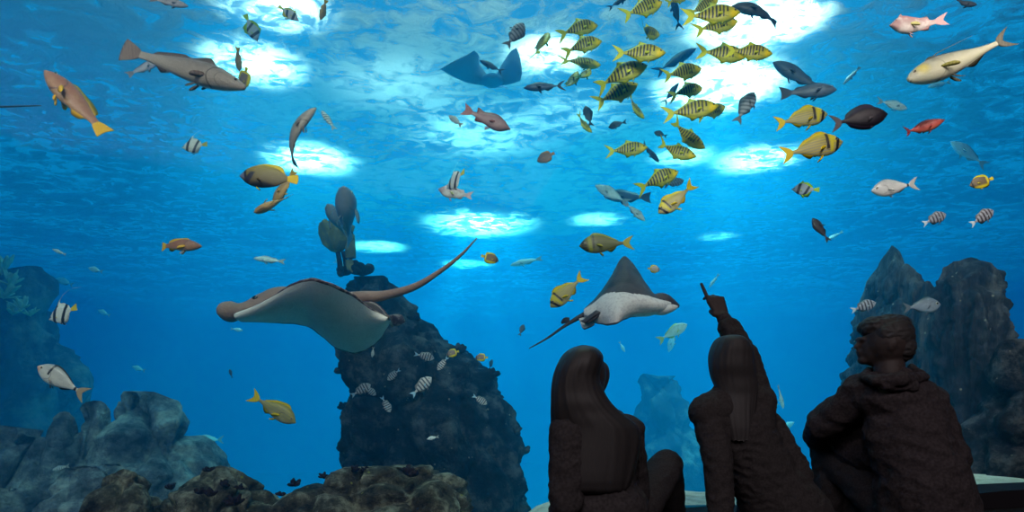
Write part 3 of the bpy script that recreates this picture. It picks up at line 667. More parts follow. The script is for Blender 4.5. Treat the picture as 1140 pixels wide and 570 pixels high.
put('red', 'crimson red slender fish with dark tail, right of the surgeonfish', (1051, 134), (999, 152), 3.8, 0, 6)
put('jack', 'large silver-yellow jack with a long back filament at upper right', (1010, 90), (1121, 48), 3.6, 0, 14)
put('hog', 'pinkish white hogfish with forked tail at the top right', (990, 29), (1051, 28), 3.8, 0, 12)
put('greycurl', 'small dark grey fish cut by the top edge at the right', (1087, 6), (1058, 2), 4.6, 0, 8)
put('bream', 'bright silver seabream with a black mark before its tail', (970, 213), (1023, 204), 3.9, 0, 4)
put('breamc', 'silver seabream with a black collar behind its pinkish face', (42, 408), (97, 441), 3.4, 0, 4)
put('bannery', 'dark striped bannerfish with a lime-yellow back, at middle right', (882, 210), (911, 212), 4.3, 10, 5)
put('butty', 'round yellow butterflyfish with a dark centre at the right', (1081, 206), (1104, 199), 4.0, 10, 5)
put('sarg', 'black-striped damselfish with whitish tail, the left of two near the spires', (1054, 238), (1026, 250), 4.1, 5, 5)
put('sarg', 'black-striped damselfish with whitish tail, the right of two near the spires', (1107, 234), (1079, 251), 4.0, 5, 5)
put('sarg', 'black-striped damselfish with pale blue tail above the head of the man', (975, 337), (947, 346), 4.4, 0, 5)
put('brownsm', 'dark brown fish pointing up left below the lime-backed bannerfish', (906, 242), (922, 270), 4.3, 10, 5, dors=(-1, .5))
put('bigeye', 'grey fish with a big pale eye in front of the rock spires', (1047, 339), (1005, 343), 4.4, 0, 4)
put('banner', 'black and cream bannerfish nose down with a long filament, at the left', (56, 354), (84, 344), 3.8, 14, 6, k=1.35)
put('darkblue', 'dark blue oval fish behind a small pale yellow trevally', (652, 117), (658, 142), 5.4, 10, 5, dors=(1, 0))
put('darkblue', 'dark blue fish with a ragged outline under the middle of the school', (678, 140), (697, 137), 5.6, 25, 5)
put('darkblue', 'tiny dark blue striped fish above the lowest dark-barred trevally', (729, 146), (742, 153), 5.6, 20, 5)
put('tuna', 'blue-grey fish heading down right behind the lone barred trevally', (734, 181), (714, 158), 5.6, 0, 15)
put('pale', 'blue-grey fish with a dark blunt head at the left of the hazy cluster', (663, 205), (700, 228), 6.2, 10, 15)
put('greybig', 'large hazy blue-grey fish below the school with its tail to the right', (672, 218), (725, 220), 7.0, 0, 10)
put('pale', 'small pale blue fish diving at the right of the hazy cluster', (718, 246), (695, 225), 5.8, 0, 15)
put('greystr', 'hazy blue-grey fish behind the golden orange grunt', (762, 200), (738, 208), 5.8, 10, 10)
put('tuna', 'hazy blue fish behind the nose of the crescent-tailed trevally', (775, 54), (728, 82), 7.5, 0, 15)
put('tuna', 'hazy blue mackerel with sickle tail behind the green-tinged trevallies', (756, 92), (738, 116), 6.2, 0, 15, dors=(-1, .3))
put('tuna', 'grey-blue fish at the top edge above the stacked trevallies', (702, -6), (676, 10), 5.4, 0, 15)
put('tuna', 'blue fish hanging tail down at the top between trevallies', (748, -6), (757, 34), 6.0, 0, 15, dors=(1, 0))
GP = 'pale distant fish in the blue haze'
for n_, t_, dd, kk, lb in (((57, 277), (75, 284), 5.2, 'palelong', 'bright white-backed fish in the open blue at the left'),
    ((97, 298), (116, 303), 7.5, 'pale', 'hazy pale blue fish lower right of the bright white-backed one'),
    ((281, 287), (319, 292), 5.2, 'palelong', 'slim bright silver fish above the snout of the large ray'),
    ((873, 455), (865, 428), 6.2, 'palelong', 'slender pale fish standing upright right of the pointing arm'),
    ((885, 470), (866, 480), 8.5, 'pale', 'hazy pale fish below the upright slender one'),
    ((855, 440), (866, 452), 8.5, 'pale', 'faint round fish left of the upright slender one'),
    ((1061, 156), (1096, 187), 7.5, 'pale', 'pale blue translucent-looking fish below the crimson fish'),
    ((1012, 120), (974, 113), 6.0, 'pale', 'whitish hazy fish behind the nose of the surgeonfish'),
    ((940, 93), (957, 75), 6.8, 'palelong', 'thin pale curved fish right of the slate grey pair'),
    ((568, 295), (604, 288), 8.5, 'palelong', 'thin whitish fish shape added for a pale glow right of the butterflyfish at the ray tail'),  # fish shape standing in for a pale glowing streak
    ((790, 320), (800, 305), 8.0, 'palelong', 'small white fish shape added for a bright splash just above the pointing finger'),  # fish shape put in for a small white splash
    ((255, 411), (259, 421), 6.0, 'brownsm', 'tiny dark fish above the grey-green grunt'),
    ((215, 491), (251, 489), 9.5, 'pale', 'faint pale fish low between the left boulder and the grunt'),
    ((57, 524), (79, 518), 4.6, 'stripedsilver', 'little pale striped fish in front of the left boulders'),
    ((146, 408), (163, 413), 10., 'pale', 'faint pale fish above the left boulders'),
    ((548, 400), (545, 412), 7.6, 'brownsm', 'tiny dark fish off the upper right shoulder of the pillar'),
    ((920, 268), (938, 258), 9, 'palelong', 'faint pale sliver fish right of the dark brown one'),
    ((395, 300), (372, 290), 12, 'pale', 'faint fish behind the stalks of the soft coral'),
    ((270, 368), (257, 366), 8, 'pale', 'faint round pale fish below the snout of the large ray'),
    ((1034, 96), (1058, 92), 7.5, 'pale', 'faint pale blue fish under the silver jack'),
    ((745, 392), (752, 366), 9, 'pale', 'faint pale fish under the pale yellow-tailed one'),
    ((696, 392), (689, 380), 9, 'pale', 'faint pale fish above the shoulder of the long-haired person'),
    ((60, 310), (84, 318), 10, 'pale', 'very faint fish under the bright white-backed one'),
    ((108, 345), (124, 352), 10, 'pale', 'very faint fish right of the bannerfish with filament')):
    put(kk, lb, n_, t_, dd, 10, 10, group=GP)
GS = 'small striped fish in front of the rock pillar'
for n_, t_, dd, kk, lb in (((483, 399), (461, 394), 4.28, 'sargp', 'pale striped damselfish on the pillar left of two yellow-tipped fish'),
    ((487, 412), (499, 397), 4.28, 'sargp', 'pale striped damselfish tilted nose down beside the yellow-tipped fish'),
    ((431, 423), (446, 411), 4.36, 'sargp', 'pale striped damselfish on the dark pillar below the ray wing'),
    ((480, 420), (458, 441), 4.20, 'sargp', 'largest striped damselfish on the pillar, nose up with pale blue fins'),
    ((412, 428), (391, 441), 4.28, 'sargp', 'striped damselfish at the left of the pillar, front one of two touching'),
    ((418, 440), (404, 429), 4.44, 'sargp', 'striped damselfish at the left of the pillar, rear one of two touching'),
    ((434, 459), (425, 441), 4.36, 'sargp', 'striped damselfish swimming straight down on the left of the pillar'),
    ((542, 450), (526, 440), 4.44, 'sargp', 'hazy blue striped damselfish near the right edge of the pillar'),
    ((475, 489), (489, 486), 4.28, 'pale', 'pale blue round fish low on the dark face of the pillar'),
    ((414, 398), (416, 386), 4.36, 'pale', 'pale sliver of a fish under the ray wing on the pillar'),
    ((502, 543), (500, 533), 4.36, 'pale', 'tiny pale blue fish lowest on the pillar'),
    ((497, 395), (511, 391), 4.20, 'butto', 'fish with a yellow rear at the top right of the pillar, left one of two'),
    ((529, 398), (543, 398), 4.20, 'butto', 'fish with a yellow and red rear off the pillar edge, right one of two')):
    put(kk, lb, n_, t_, dd, 10, 8, group=GS, dors=(.1, 1) if abs(n_[0]-t_[0]) > 5 else (1, 0))

# ------------------------------------------------------------------ rays
def dense(pts, n):
    """Catmull-Rom through points, n samples"""
    out = []; m = len(pts)
    for i in range(n):
        u = i/(n-1)*(m-1); k = min(int(u), m-2); t = u-k
        p1, p2 = pts[k], pts[k+1]; p0 = pts[k-1] if k else p1*2-p2; p3 = pts[k+2] if k+2 < m else p2*2-p1
        out.append(.5*((2*p1)+(p2-p0)*t+(2*p0-5*p1+4*p2-p3)*t*t+(3*p1-p0-3*p2+p3)*t**3))
    return out
def sheet(name, secs, thick, mats, ns=60, nv=25, up=1, side_edge=.06, parent=None, faceup=None):
    """a thick fleshy wing from cross sections; mats: back, belly, rim"""
    nsec = len(secs); S = [dense(s, nv) for s in secs]
    grid_ = [dense([S[i][j] for i in range(nsec)], ns) for j in range(nv)]   # grid_[j][i]
    V = []; F_ = []; fm = []
    def nrm(i, j):
        a = grid_[j][min(ns-1, i+1)]-grid_[j][max(0, i-1)]; b = grid_[min(nv-1, j+1)][i]-grid_[max(0, j-1)][i]
        q = a.cross(b); return q.normalized()*up if q.length > 1e-9 else Vector((0, 0, 1))
    for sgn in (1, -1):
        for j in range(nv):
            for i in range(ns):
                v = 2*j/(nv-1)-1; u = i/(ns-1)
                t = thick*(1-abs(v)**1.6)*(math.sin(PI*min(1, max(0, u*.96+.02)))**.5)+.004
                n_ = noise.noise(grid_[j][i]*14)*.006*(abs(v)**3)
                V.append(grid_[j][i]+nrm(i, j)*(sgn*t*(1. if sgn > 0 else .55)) + Vector((0, 0, n_)))
    o_ = nv*ns
    for j in range(nv-1):
        for i in range(ns-1):
            a, b, c, d = j*ns+i, j*ns+i+1, (j+1)*ns+i+1, (j+1)*ns+i
            F_.append((a, b, c, d)); v = 2*(j+.5)/(nv-1)-1
            fm.append(0)
            F_.append((o_+d, o_+c, o_+b, o_+a)); fm.append(faceup(i/(ns-1), v) if faceup else (2 if abs(v) > 1-side_edge else 1))
    for j in range(nv-1):
        for i0 in (0, ns-1):
            a, d = j*ns+i0, (j+1)*ns+i0
            F_.append((a, d, o_+d, o_+a)); fm.append(0)
    for i in range(ns-1):
        for j0 in (0, nv-1):
            a, b = j0*ns+i, j0*ns+i+1
            F_.append((a, b, o_+b, o_+a)); fm.append(2)
    return V, F_, fm
def tube(pts, rads, seg=14, sq=(1, 1), mi=0, nn=60):
    P_ = dense(pts, nn); R_ = [lerp_curve([(i/(len(rads)-1), r) for i, r in enumerate(rads)], k/(nn-1)) for k in range(nn)]
    V = []; F_ = []; 
    for k in range(nn):
        t = (P_[min(nn-1, k+1)]-P_[max(0, k-1)]).normalized(); a = Vector((0, 0, 1)).cross(t)
        a = a.normalized() if a.length > .01 else Vector((0, 1, 0)); b = t.cross(a)
        for q in range(seg):
            an = 2*PI*q/seg; V.append(P_[k]+a*math.cos(an)*R_[k]*sq[0]+b*math.sin(an)*R_[k]*sq[1])
    for k in range(nn-1):
        for q in range(seg):
            F_.append((k*seg+q, k*seg+(q+1) % seg, (k+1)*seg+(q+1) % seg, (k+1)*seg+q))
    F_.append(tuple(range(seg))[::-1]); F_.append(tuple((nn-1)*seg+q for q in range(seg)))
    return V, F_, [mi]*len(F_)
def merge(name, pieces, mats):
    V = []; F_ = []; fm = []
    for v, f, m in pieces:
        o_ = len(V); V += v; F_ += [tuple(i+o_ for i in q) for q in f]; fm += m
    o = link_mesh(name, V, F_, mats, fm=fm)
    bm = bmesh.new(); bm.from_mesh(o.data); bmesh.ops.recalc_face_normals(bm, faces=bm.faces[:]); bm.to_mesh(o.data); bm.free(); return o

m_rb = SK('brown_ray_back', .6, .3).flat((.24, .15, .12)).mott(6, (.34, .23, .18), .45, .65, .6).done(.2, 60)
m_rw = SK('pale_ray_belly', .6, .3).flat((.74, .71, .65)).mott(7, (.60, .58, .53), .45, .7, .5).mott(60, (.52, .50, .46), .5, .7, .4).done(.2, 90)
m_re = SK('dark_ray_rim', .6, .3).flat((.07, .04, .05)).mott(30, (.35, .28, .26), .5, .6, .6).done(.1)
m_rd = SK('dark_ray_back', .6, .3).flat((.035, .028, .035)).mott(20, (.055, .045, .05), .45, .65, .5).done(.1)
m_rw2 = SK('spotted_white_ray_belly', .6, .3).flat((.50, .50, .50)).mott(55, (.34, .33, .36), .52, .6, .55).done(.2, 120)

# large ray, belly towards the window, gliding to the left
D = 3.9
def q3(px, py, dd): return P(px, py, D+dd)
NE = [(266, 349, 0), (285, 341, -.10), (304, 329, -.2), (324, 317, -.3), (347, 310, -.4), (363, 314, -.4), (380, 321, -.32), (396, 330, -.22), (413, 343, -.10), (434, 355, 0)]
FE = [(268, 358, .02), (288, 358.5, .10), (308, 359.5, .18), (330, 361, .24), (347, 366, .30), (360, 376, .36), (375, 388, .42), (398, 393, .42), (420, 381, .30), (436, 357, .03)]
secs = []
for a, b in zip(NE, FE):
    A, B = q3(*a), q3(*b); c = (A+B)/2 + Vector((0, -.07, -.0)); secs.append([A, A.lerp(c, .5)+Vector((0, -.02, 0)), c, c.lerp(B, .5)+Vector((0, -.02, 0)), B])
# orientation: normal must point up/away from the viewer
sA = sheet('w', secs, .06, None, 70, 31, 1)
_n = (secs[5][2]-secs[4][2]).cross(secs[4][3]-secs[4][1])
if _n.y < 0: sA = sheet('w', secs, .06, None, 70, 31, -1)
head = tube([q3(243.5, 346, .03), q3(249, 346, .03), q3(258, 347, .04), q3(270, 346, .06), q3(290, 341, .12), q3(312, 334, .16), q3(345, 334, .16), q3(385, 336, .12), q3(412, 340, .06)],
            [.03, .056, .066, .05, .07, .085, .07, .055, .03], 18, (1.1, 1.), 0, 70)
brow = tube([q3(250, 341, .1), q3(270, 343, .12), q3(290, 333, .18), q3(310, 326, .2)], [.012, .03, .04, .03], 12, (1.2, .9), 0, 30)
tl_ = tube([q3(385, 334, .10), q3(405, 331, .05), q3(430, 328.5, 0), q3(462, 319, -.05), q3(490, 302, -.1), q3(512, 285, -.14), q3(531, 265, -.18)], [.05, .04, .030, .022, .014, .009, .003], 12, (1, 1), 0, 70)
pel = sheet('p', [[q3(402, 335, -.02), q3(405, 338, .03), q3(408, 343, .08)], [q3(418, 338, -.06), q3(422, 345, 0), q3(426, 352, .05)], [q3(432, 352, -.06), q3(436, 358, 0), q3(437, 364, .05)]], .012, None, 16, 9)
fin2 = sheet('p', [[q3(425, 352, .1), q3(430, 356, .12), q3(434, 362, .14)], [q3(436, 350, .14), q3(442, 356, .16), q3(444, 362, .18)], [q3(447, 350, .2), q3(450, 355, .22), q3(451, 359, .22)]], .010, None, 12, 9, faceup=lambda u, v: 2)
o = merge('ray', [sA, head, brow, tl_, pel, fin2], [m_rb, m_rw, m_re])
tag(o, 'large pale-bellied ray with brown snout and whip tail gliding left over the pillar', 'ray')
def ray_eye(c, r_, par, lab=None):
    bm = bmesh.new(); ball(bm, c, r_, 0, sc3=(1.2, .7, 1)); me = bpy.data.meshes.new('eye'); bm.to_mesh(me); bm.free(); me.materials.append(m_pupil)
    e = bpy.data.objects.new('eye', me); col.objects.link(e); e.parent = par
ray_eye(q3(284, 332, .07), .016, o)

# spotted eagle ray, dark wing raised
D = 4.0
secs = []
TE = [(747, 336, 0), (737, 331, .02), (727, 326, .06), (716, 311, .14), (708, 298, .22), (697, 286, .30), (690, 290, .30), (684, 301, .24), (676, 315, .15), (664, 331, .07), (650, 345, .02)]
BE = [(746, 346, 0), (737, 349, -.02), (726, 351, -.04), (714, 352, -.05), (703, 353, -.08), (695, 356, -.16), (688, 360, -.22), (680, 362, -.20), (671, 361.5, -.12), (662, 359, -.06), (650, 352, 0)]
ML = [(745, 341, -.05), (737, 340, -.08), (726, 338, -.10), (715, 335, -.10), (706, 333, -.09), (697, 331, -.08), (690, 331, -.08), (682, 332, -.07), (673, 336, -.06), (663, 343, -.04), (650, 348, -.02)]
for a, b, c in zip(TE, BE, ML):
    A, B, C_ = q3(*a), q3(*b), q3(*c); secs.append([A, A.lerp(C_, .5)+Vector((0, -.02, 0)), C_, C_.lerp(B, .6)+Vector((0, -.02, 0)), B])
def eag(u, v):          # v -1 at the raised wing tip side, +1 at the lower one; returns the colour of the side towards the window
    lim = lerp_curve([(0, -.55), (.1, -.35), (.2, -.25), (.3, -.12), (.5, -.02), (.7, -.08), (.85, -.3), (1, -.6)], u)
    return 0 if v < lim else (2 if v > .93 and u > .35 else 1)
def sheet_side(secs, th, ns, nv, fc):
    a = sheet('w', secs, th, None, ns, nv, 1, faceup=fc)
    h_ = len(secs)//2; _n = (secs[h_][1]-secs[h_-1][1]).cross(secs[h_][-1]-secs[h_][0])
    return a if _n.y > 0 else sheet('w', secs, th, None, ns, nv, -1, faceup=fc)
sB = sheet_side(secs, .05, 110, 61, eag)
head = tube([q3(728, 337, 0), q3(738, 337, 0), q3(748, 339, 0), q3(756, 341, 0)], [.055, .062, .038, .010], 16, (1, 1), 0, 24)
chin = tube([q3(722, 343, -.03), q3(736, 344, -.045), q3(747, 343, -.045), q3(754, 341.5, -.02)], [.03, .040, .026, .008], 16, (1, 1), 1, 24)
bk = tube([q3(728, 336, .04), q3(700, 342, .05), q3(672, 346, .04), q3(652, 350, .02), q3(630, 362, 0), q3(610, 376, 0), q3(589, 388, 0)], [.05, .07, .05, .026, .013, .009, .004], 14, (1, .8), 0, 80)
pv = sheet_side([[q3(664, 345, -.1), q3(662, 347, -.1), q3(658, 350, -.08)], [q3(668, 348, -.12), q3(660, 354, -.11), q3(650, 356, -.08)], [q3(656, 357, -.11), q3(652, 360, -.1), q3(646, 357, -.08)]], .02, 14, 11, lambda u, v: 0)
pv2 = sheet_side([[q3(652, 352, -.02), q3(648, 354, 0), q3(644, 354, 0)], [q3(662, 360, -.06), q3(656, 361, -.05), q3(646, 359, -.03)], [q3(652, 366, -.07), q3(650, 366, -.06), q3(648, 365, -.05)]], .010, 14, 9, lambda u, v: 1)
df = tube([q3(634, 357, 0), q3(629, 357, 0), q3(625, 360, 0)], [.022, .02, .006], 10, (.4, 1), 0, 12)
o = merge('ray', [sB, head, chin, bk, pv, pv2, df], [m_rd, m_rw2, m_rd])
tag(o, 'dark eagle ray with a pointed raised wing and white belly heading right', 'ray')
ray_eye(q3(738, 335, -.062), .012, o)

# far ray with both wings up, and one whose tail alone reaches into the photo
D = 8.3
secs = [[q3(488, 75, 0), q3(492, 77, 0), q3(500, 80, 0), q3(512, 84, 0), q3(520, 86, 0)],
        [q3(508, 66, .0), q3(514, 76, 0), q3(530, 86, .1), q3(550, 90, .1), q3(560, 90, 0)][:5],
        [q3(528, 56, .1), q3(532, 72, .1), q3(545, 90, .2), q3(556, 88, .1), q3(574, 53, .1)],
        [q3(534, 72, .3), q3(538, 82, .3), q3(548, 94, .3), q3(562, 88, .2), q3(581, 78, .2)],
        [q3(538, 92, .5), q3(544, 95, .5), q3(550, 97, .5), q3(560, 94, .5), q3(572, 88, .4)]]
secs = [[q3(490, 77, 0), q3(505, 68, 0), q3(518, 62, 0), q3(528, 56, 0)],
        [q3(500, 83, .1), q3(512, 76, .1), q3(524, 68, .1), q3(533, 62, .1)],
        [q3(520, 92, .3), q3(526, 86, .3), q3(532, 80, .3), q3(535, 73, .3)],
        [q3(548, 96, .4), q3(548, 93, .4), q3(548, 90, .4), q3(548, 86, .4)],
        [q3(566, 94, .3), q3(562, 86, .3), q3(560, 78, .3), q3(560, 70, .3)],
        [q3(578, 90, .1), q3(574, 78, .1), q3(570, 66, .1), q3(568, 58, .1)],
        [q3(581, 82, 0), q3(580, 72, 0), q3(578, 62, 0), q3(575, 53, 0)]]
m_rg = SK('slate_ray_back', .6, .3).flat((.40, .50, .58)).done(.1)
o = merge('ray', [sheet('w', secs, .05, None, 50, 21), tube([q3(548, 84, .1), q3(548, 90, .3), q3(550, 96, .6)], [.05, .12, .04], 12, (1.3, .7), 0, 20),
                  tube([q3(550, 94, .6), q3(556, 96, 1.2), q3(566, 97, 2.)], [.03, .015, .005], 8, (1, 1), 0, 20)], [m_rg, m_rg, m_rg])
tag(o, 'far blue-grey ray with both wings raised near the surface', 'ray')
D = 4.0
secs = [[q3(-215, 130, .1), q3(-212, 133, 0), q3(-210, 136, 0)], [q3(-175, 105, .35), q3(-172, 132, 0), q3(-165, 152, -.3)], [q3(-140, 85, .55), q3(-138, 130, 0), q3(-135, 172, -.5)],
        [q3(-110, 105, .3), q3(-108, 127, 0), q3(-106, 148, -.3)], [q3(-92, 122, .02), q3(-92, 124, 0), q3(-92, 126, -.02)]]
o = merge('ray', [sheet_side(secs, .06, 40, 21, lambda u, v: 1), tube([q3(-222, 133, 0), q3(-190, 131, 0), q3(-140, 128, 0), q3(-95, 124, 0), q3(-40, 120.5, 0), q3(46, 117.5, 0)], [.04, .09, .09, .025, .012, .004], 12, (1, .8), 0, 90)], [m_rd, m_rw2, m_rd])
tag(o, 'ray outside the frame whose thin dark tail reaches in at upper left', 'ray')
# ------------------------------------------------------------------ rocks
def rockmat(name, dark, mid, light, scale=2.5, speck=None, bump=.9, st=(1, 1, 1)):
    m, nt, out = newmat(name); b = N(nt, 'ShaderNodeBsdfPrincipled'); b.inputs['Roughness'].default_value = .9; b.inputs['Specular IOR Level'].default_value = .15
    tc = N(nt, 'ShaderNodeTexCoord'); n1 = N(nt, 'ShaderNodeTexNoise', i_Scale=scale, i_Detail=9., i_Roughness=.72)
    mp = N(nt, 'ShaderNodeMapping'); mp.inputs['Scale'].default_value = st; L(nt, tc.outputs['Object'], mp.inputs[0]); L(nt, mp.outputs[0], n1.inputs['Vector'])
    r = ramp(nt, n1.outputs['Fac'], [(.36, dark), (.5, mid), (.64, light)]); c = r.outputs[0]
    if speck:
        v = N(nt, 'ShaderNodeTexVoronoi', i_Scale=9.); L(nt, tc.outputs['Object'], v.inputs['Vector'])
        r2 = ramp(nt, v.outputs['Distance'], [(.06, (1, 1, 1)), (.10, (0, 0, 0))]); mx = N(nt, 'ShaderNodeMix', data_type='RGBA')
        L(nt, r2.outputs[0], mx.inputs[0]); L(nt, c, mx.inputs[6]); mx.inputs[7].default_value = (*speck, 1); c = mx.outputs[2]
    n2 = N(nt, 'ShaderNodeTexNoise', i_Scale=scale*7, i_Detail=6., i_Roughness=.7); L(nt, mp.outputs[0], n2.inputs['Vector'])
    bp = N(nt, 'ShaderNodeBump', i_Strength=bump, i_Distance=.06); L(nt, n2.outputs['Fac'], bp.inputs['Height']); L(nt, bp.outputs[0], b.inputs['Normal'])
    L(nt, c, b.inputs['Base Color']); L(nt, b.outputs[0], out.inputs[0]); return m
m_bould = rockmat('grey_boulder_rock', (.05, .05, .06), (.18, .18, .20), (.50, .50, .48), 3.6, None, 1.)
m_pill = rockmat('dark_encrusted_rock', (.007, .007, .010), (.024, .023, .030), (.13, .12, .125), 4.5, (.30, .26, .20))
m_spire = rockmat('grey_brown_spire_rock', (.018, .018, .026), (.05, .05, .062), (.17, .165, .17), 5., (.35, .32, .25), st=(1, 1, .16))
m_front = rockmat('brown_green_reef_rock', (.025, .019, .015), (.14, .115, .08), (.55, .50, .36), 6.5, (.35, .35, .08), 1.)
m_hazy = rockmat('far_pale_rock', (.01, .01, .015), (.035, .035, .045), (.20, .18, .16), 1.3)
def rock(name, label, rows, d, dep, mat, seed=0, amp=.06, flute=0., fl_n=6., blocks=0., bs=1., NR=110, NA=150, top=.35, cat='rock', zbase=None, fine=.02):
    """rows (py, x left, x right) seen at distance d; a solid body of that outline, dep metres deep"""
    rows = sorted(rows); y0 = rows[0][0]; y1 = rows[-1][0]
    V = []; F_ = []
    Lc = [((r_[0]-y0)/(y1-y0), r_[1]) for r_ in rows]; Rc = [((r_[0]-y0)/(y1-y0), r_[2]) for r_ in rows]
    for j in range(NR+1):
        t = (j/NR)
        py = y0+(y1-y0)*t
        def lin(c):
            for a, b in zip(c, c[1:]):
                if t <= b[0]: return a[1]+(b[1]-a[1])*(t-a[0])/(b[0]-a[0])
            return c[-1][1]
        xl, xr = lin(Lc), lin(Rc); yc = d+dep/2
        A, B = P(xl, py, d+dep*.3), P(xr, py, d+dep*.3); z = A.z
        cx, rx = (A.x+B.x)/2, max(.01, (B.x-A.x)/2)
        ry = dep/2*min(1, (t/top)**.55 if t < top else 1)*min(1, .35+.65*rx/(.4*dep) if rx < .4*dep else 1)
        ry = max(ry, .02)
        for i in range(NA):
            a = 2*PI*i/NA; c_, s_ = math.cos(a), math.sin(a)
            ex = .8
            x = cx+rx*math.copysign(abs(c_)**ex, c_); y = yc+ry*math.copysign(abs(s_)**ex, s_)
            p = Vector((x, y, z)); q = Vector((x+seed*7.3, y-seed*3.1, z+seed))
            n_ = Vector((c_/rx, s_/ry, 0)); n_.normalize()
            h = amp*(noise.fractal(q*1.6, .9, 2.2, 5)) + fine*noise.fractal(q*9, .9, 2.1, 3)
            if flute:
                u = Vector((x*fl_n+seed, y*fl_n, z*.9)); h -= flute*abs(noise.noise(u))**.7*1.2 - flute*.12
            if blocks:
                w_ = noise.voronoi(Vector((q.x*bs+.25*noise.noise(q*2), q.y*bs, q.z*bs*.8+.25*noise.noise(q*2.3))))[0]
                e = w_[1]-w_[0]; h -= blocks*1.6*max(0, 1-e*4)**1.1; h += blocks*.9*(.4-w_[0])
            k = min(1, rx/.26)
            V.append(p+n_*h*k+Vector((0, 0, h*.4*k*(1 if t < .3 else 0))))
    for j in range(NR):
        for i in range(NA):
            i2 = (i+1) % NA; F_.append((j*NA+i, (j+1)*NA+i, (j+1)*NA+i2, j*NA+i2))
    # close the top
    c0 = Vector((0, 0, 0))
    for i in range(NA): c0 += V[i]
    V.append(c0/NA + Vector((0, 0, .01))); k0 = len(V)-1
    for i in range(NA): F_.append((i, (i+1) % NA, k0))
    F_.append(tuple(NR*NA+i for i in range(NA))[::-1])
    o = link_mesh(name, V, F_, mat)
    bm = bmesh.new(); bm.from_mesh(o.data); bmesh.ops.recalc_face_normals(bm, faces=bm.faces[:]); bm.to_mesh(o.data); bm.free()
    tag(o, label, cat); return o

# far left wall of reef
rock('reef_rock', 'hazy blue reef wall at the left edge with pale growth on top',
     [(292, -60, 6), (300, -80, 14), (330, -90, 22), (345, -95, 26), (380, -100, 40), (400, -100, 38), (430, -105, 56), (470, -110, 48), (520, -120, 60), (640, -130, 80), (860, -150, 110)], 7.5, 2.5, m_hazy, 3, .16, 0, 6, .10, 1.1)
# left boulders, a cluster of upright blocks
rock('boulder', 'tall rounded grey boulder, the highest in the left cluster',
     [(434, 112, 142), (437, 104, 152), (444, 97, 164), (452, 94, 176), (466, 92, 186), (486, 92, 200), (506, 92, 212), (530, 92, 222), (560, 90, 228), (700, 90, 244)], 4.9, 1.5, m_bould, 1, .07, .09, 2.6, .09, 1.7)
rock('boulder', 'square-topped grey boulder leaning against the left of the highest one',
     [(447, 72, 92), (451, 60, 97), (462, 56, 100), (480, 56, 100), (520, 54, 102), (560, 54, 102), (700, 48, 106)], 4.75, 1.2, m_bould, 2, .05, .08, 2.8, .09, 2.)
rock('boulder', 'narrow upright grey slab between the boulders at the left',
     [(460, 46, 58), (466, 38, 62), (490, 36, 64), (540, 36, 66), (700, 34, 70)], 4.7, 1.0, m_bould, 4, .04, .04, 2.5, .05, 1.8)
rock('boulder', 'low grey boulder at the lower left corner with a flat top',
     [(476, -30, 18), (481, -50, 26), (500, -55, 30), (520, -60, 33), (560, -65, 36), (700, -70, 42)], 4.5, 1.2, m_bould, 5, .05, .07, 2.8, .09, 2.)
rock('boulder', 'broad grey boulder low in front of the left cluster',
     [(520, 64, 96), (526, 48, 108), (545, 40, 116), (580, 36, 122), (640, 30, 130)], 4.35, .7, m_bould, 6, .05, .03, 2.5, .05, 1.8)
# the pillar
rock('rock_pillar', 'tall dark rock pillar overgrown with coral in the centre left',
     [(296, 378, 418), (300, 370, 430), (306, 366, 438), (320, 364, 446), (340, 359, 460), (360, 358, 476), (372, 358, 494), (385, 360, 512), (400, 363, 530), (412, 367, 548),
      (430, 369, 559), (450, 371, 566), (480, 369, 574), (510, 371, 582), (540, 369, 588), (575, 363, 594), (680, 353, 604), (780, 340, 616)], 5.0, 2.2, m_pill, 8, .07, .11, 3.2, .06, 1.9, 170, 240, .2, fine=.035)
# spires at the right
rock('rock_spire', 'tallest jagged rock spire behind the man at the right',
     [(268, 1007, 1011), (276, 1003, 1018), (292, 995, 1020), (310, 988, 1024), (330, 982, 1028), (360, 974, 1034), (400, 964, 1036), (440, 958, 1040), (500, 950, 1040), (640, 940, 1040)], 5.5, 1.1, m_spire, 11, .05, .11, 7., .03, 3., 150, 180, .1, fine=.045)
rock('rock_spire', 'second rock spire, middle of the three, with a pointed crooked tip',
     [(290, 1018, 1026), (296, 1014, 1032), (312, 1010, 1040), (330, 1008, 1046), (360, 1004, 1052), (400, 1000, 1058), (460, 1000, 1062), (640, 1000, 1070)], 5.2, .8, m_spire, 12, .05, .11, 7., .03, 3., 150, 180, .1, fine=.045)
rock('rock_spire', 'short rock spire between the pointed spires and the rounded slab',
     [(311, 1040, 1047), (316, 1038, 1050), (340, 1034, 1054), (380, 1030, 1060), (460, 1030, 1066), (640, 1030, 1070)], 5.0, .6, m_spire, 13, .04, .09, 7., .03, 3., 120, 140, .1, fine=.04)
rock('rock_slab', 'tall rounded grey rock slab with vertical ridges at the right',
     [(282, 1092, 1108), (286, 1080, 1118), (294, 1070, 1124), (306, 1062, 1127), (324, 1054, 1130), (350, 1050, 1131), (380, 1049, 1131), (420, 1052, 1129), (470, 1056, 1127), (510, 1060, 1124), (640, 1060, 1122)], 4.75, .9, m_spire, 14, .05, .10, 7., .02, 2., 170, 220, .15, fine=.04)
rock('reef_rock', 'dark rough rock at the right edge on the sand',
     [(376, 1136, 1170), (390, 1128, 1180), (420, 1124, 1190), (450, 1118, 1195), (465, 1104, 1200), (480, 1100, 1200), (505, 1096, 1200), (530, 1091, 1200), (570, 1088, 1200)], 4.25, .8, m_pill, 15, .07, .05, 3., .06, 2.2, 110, 150, .25)
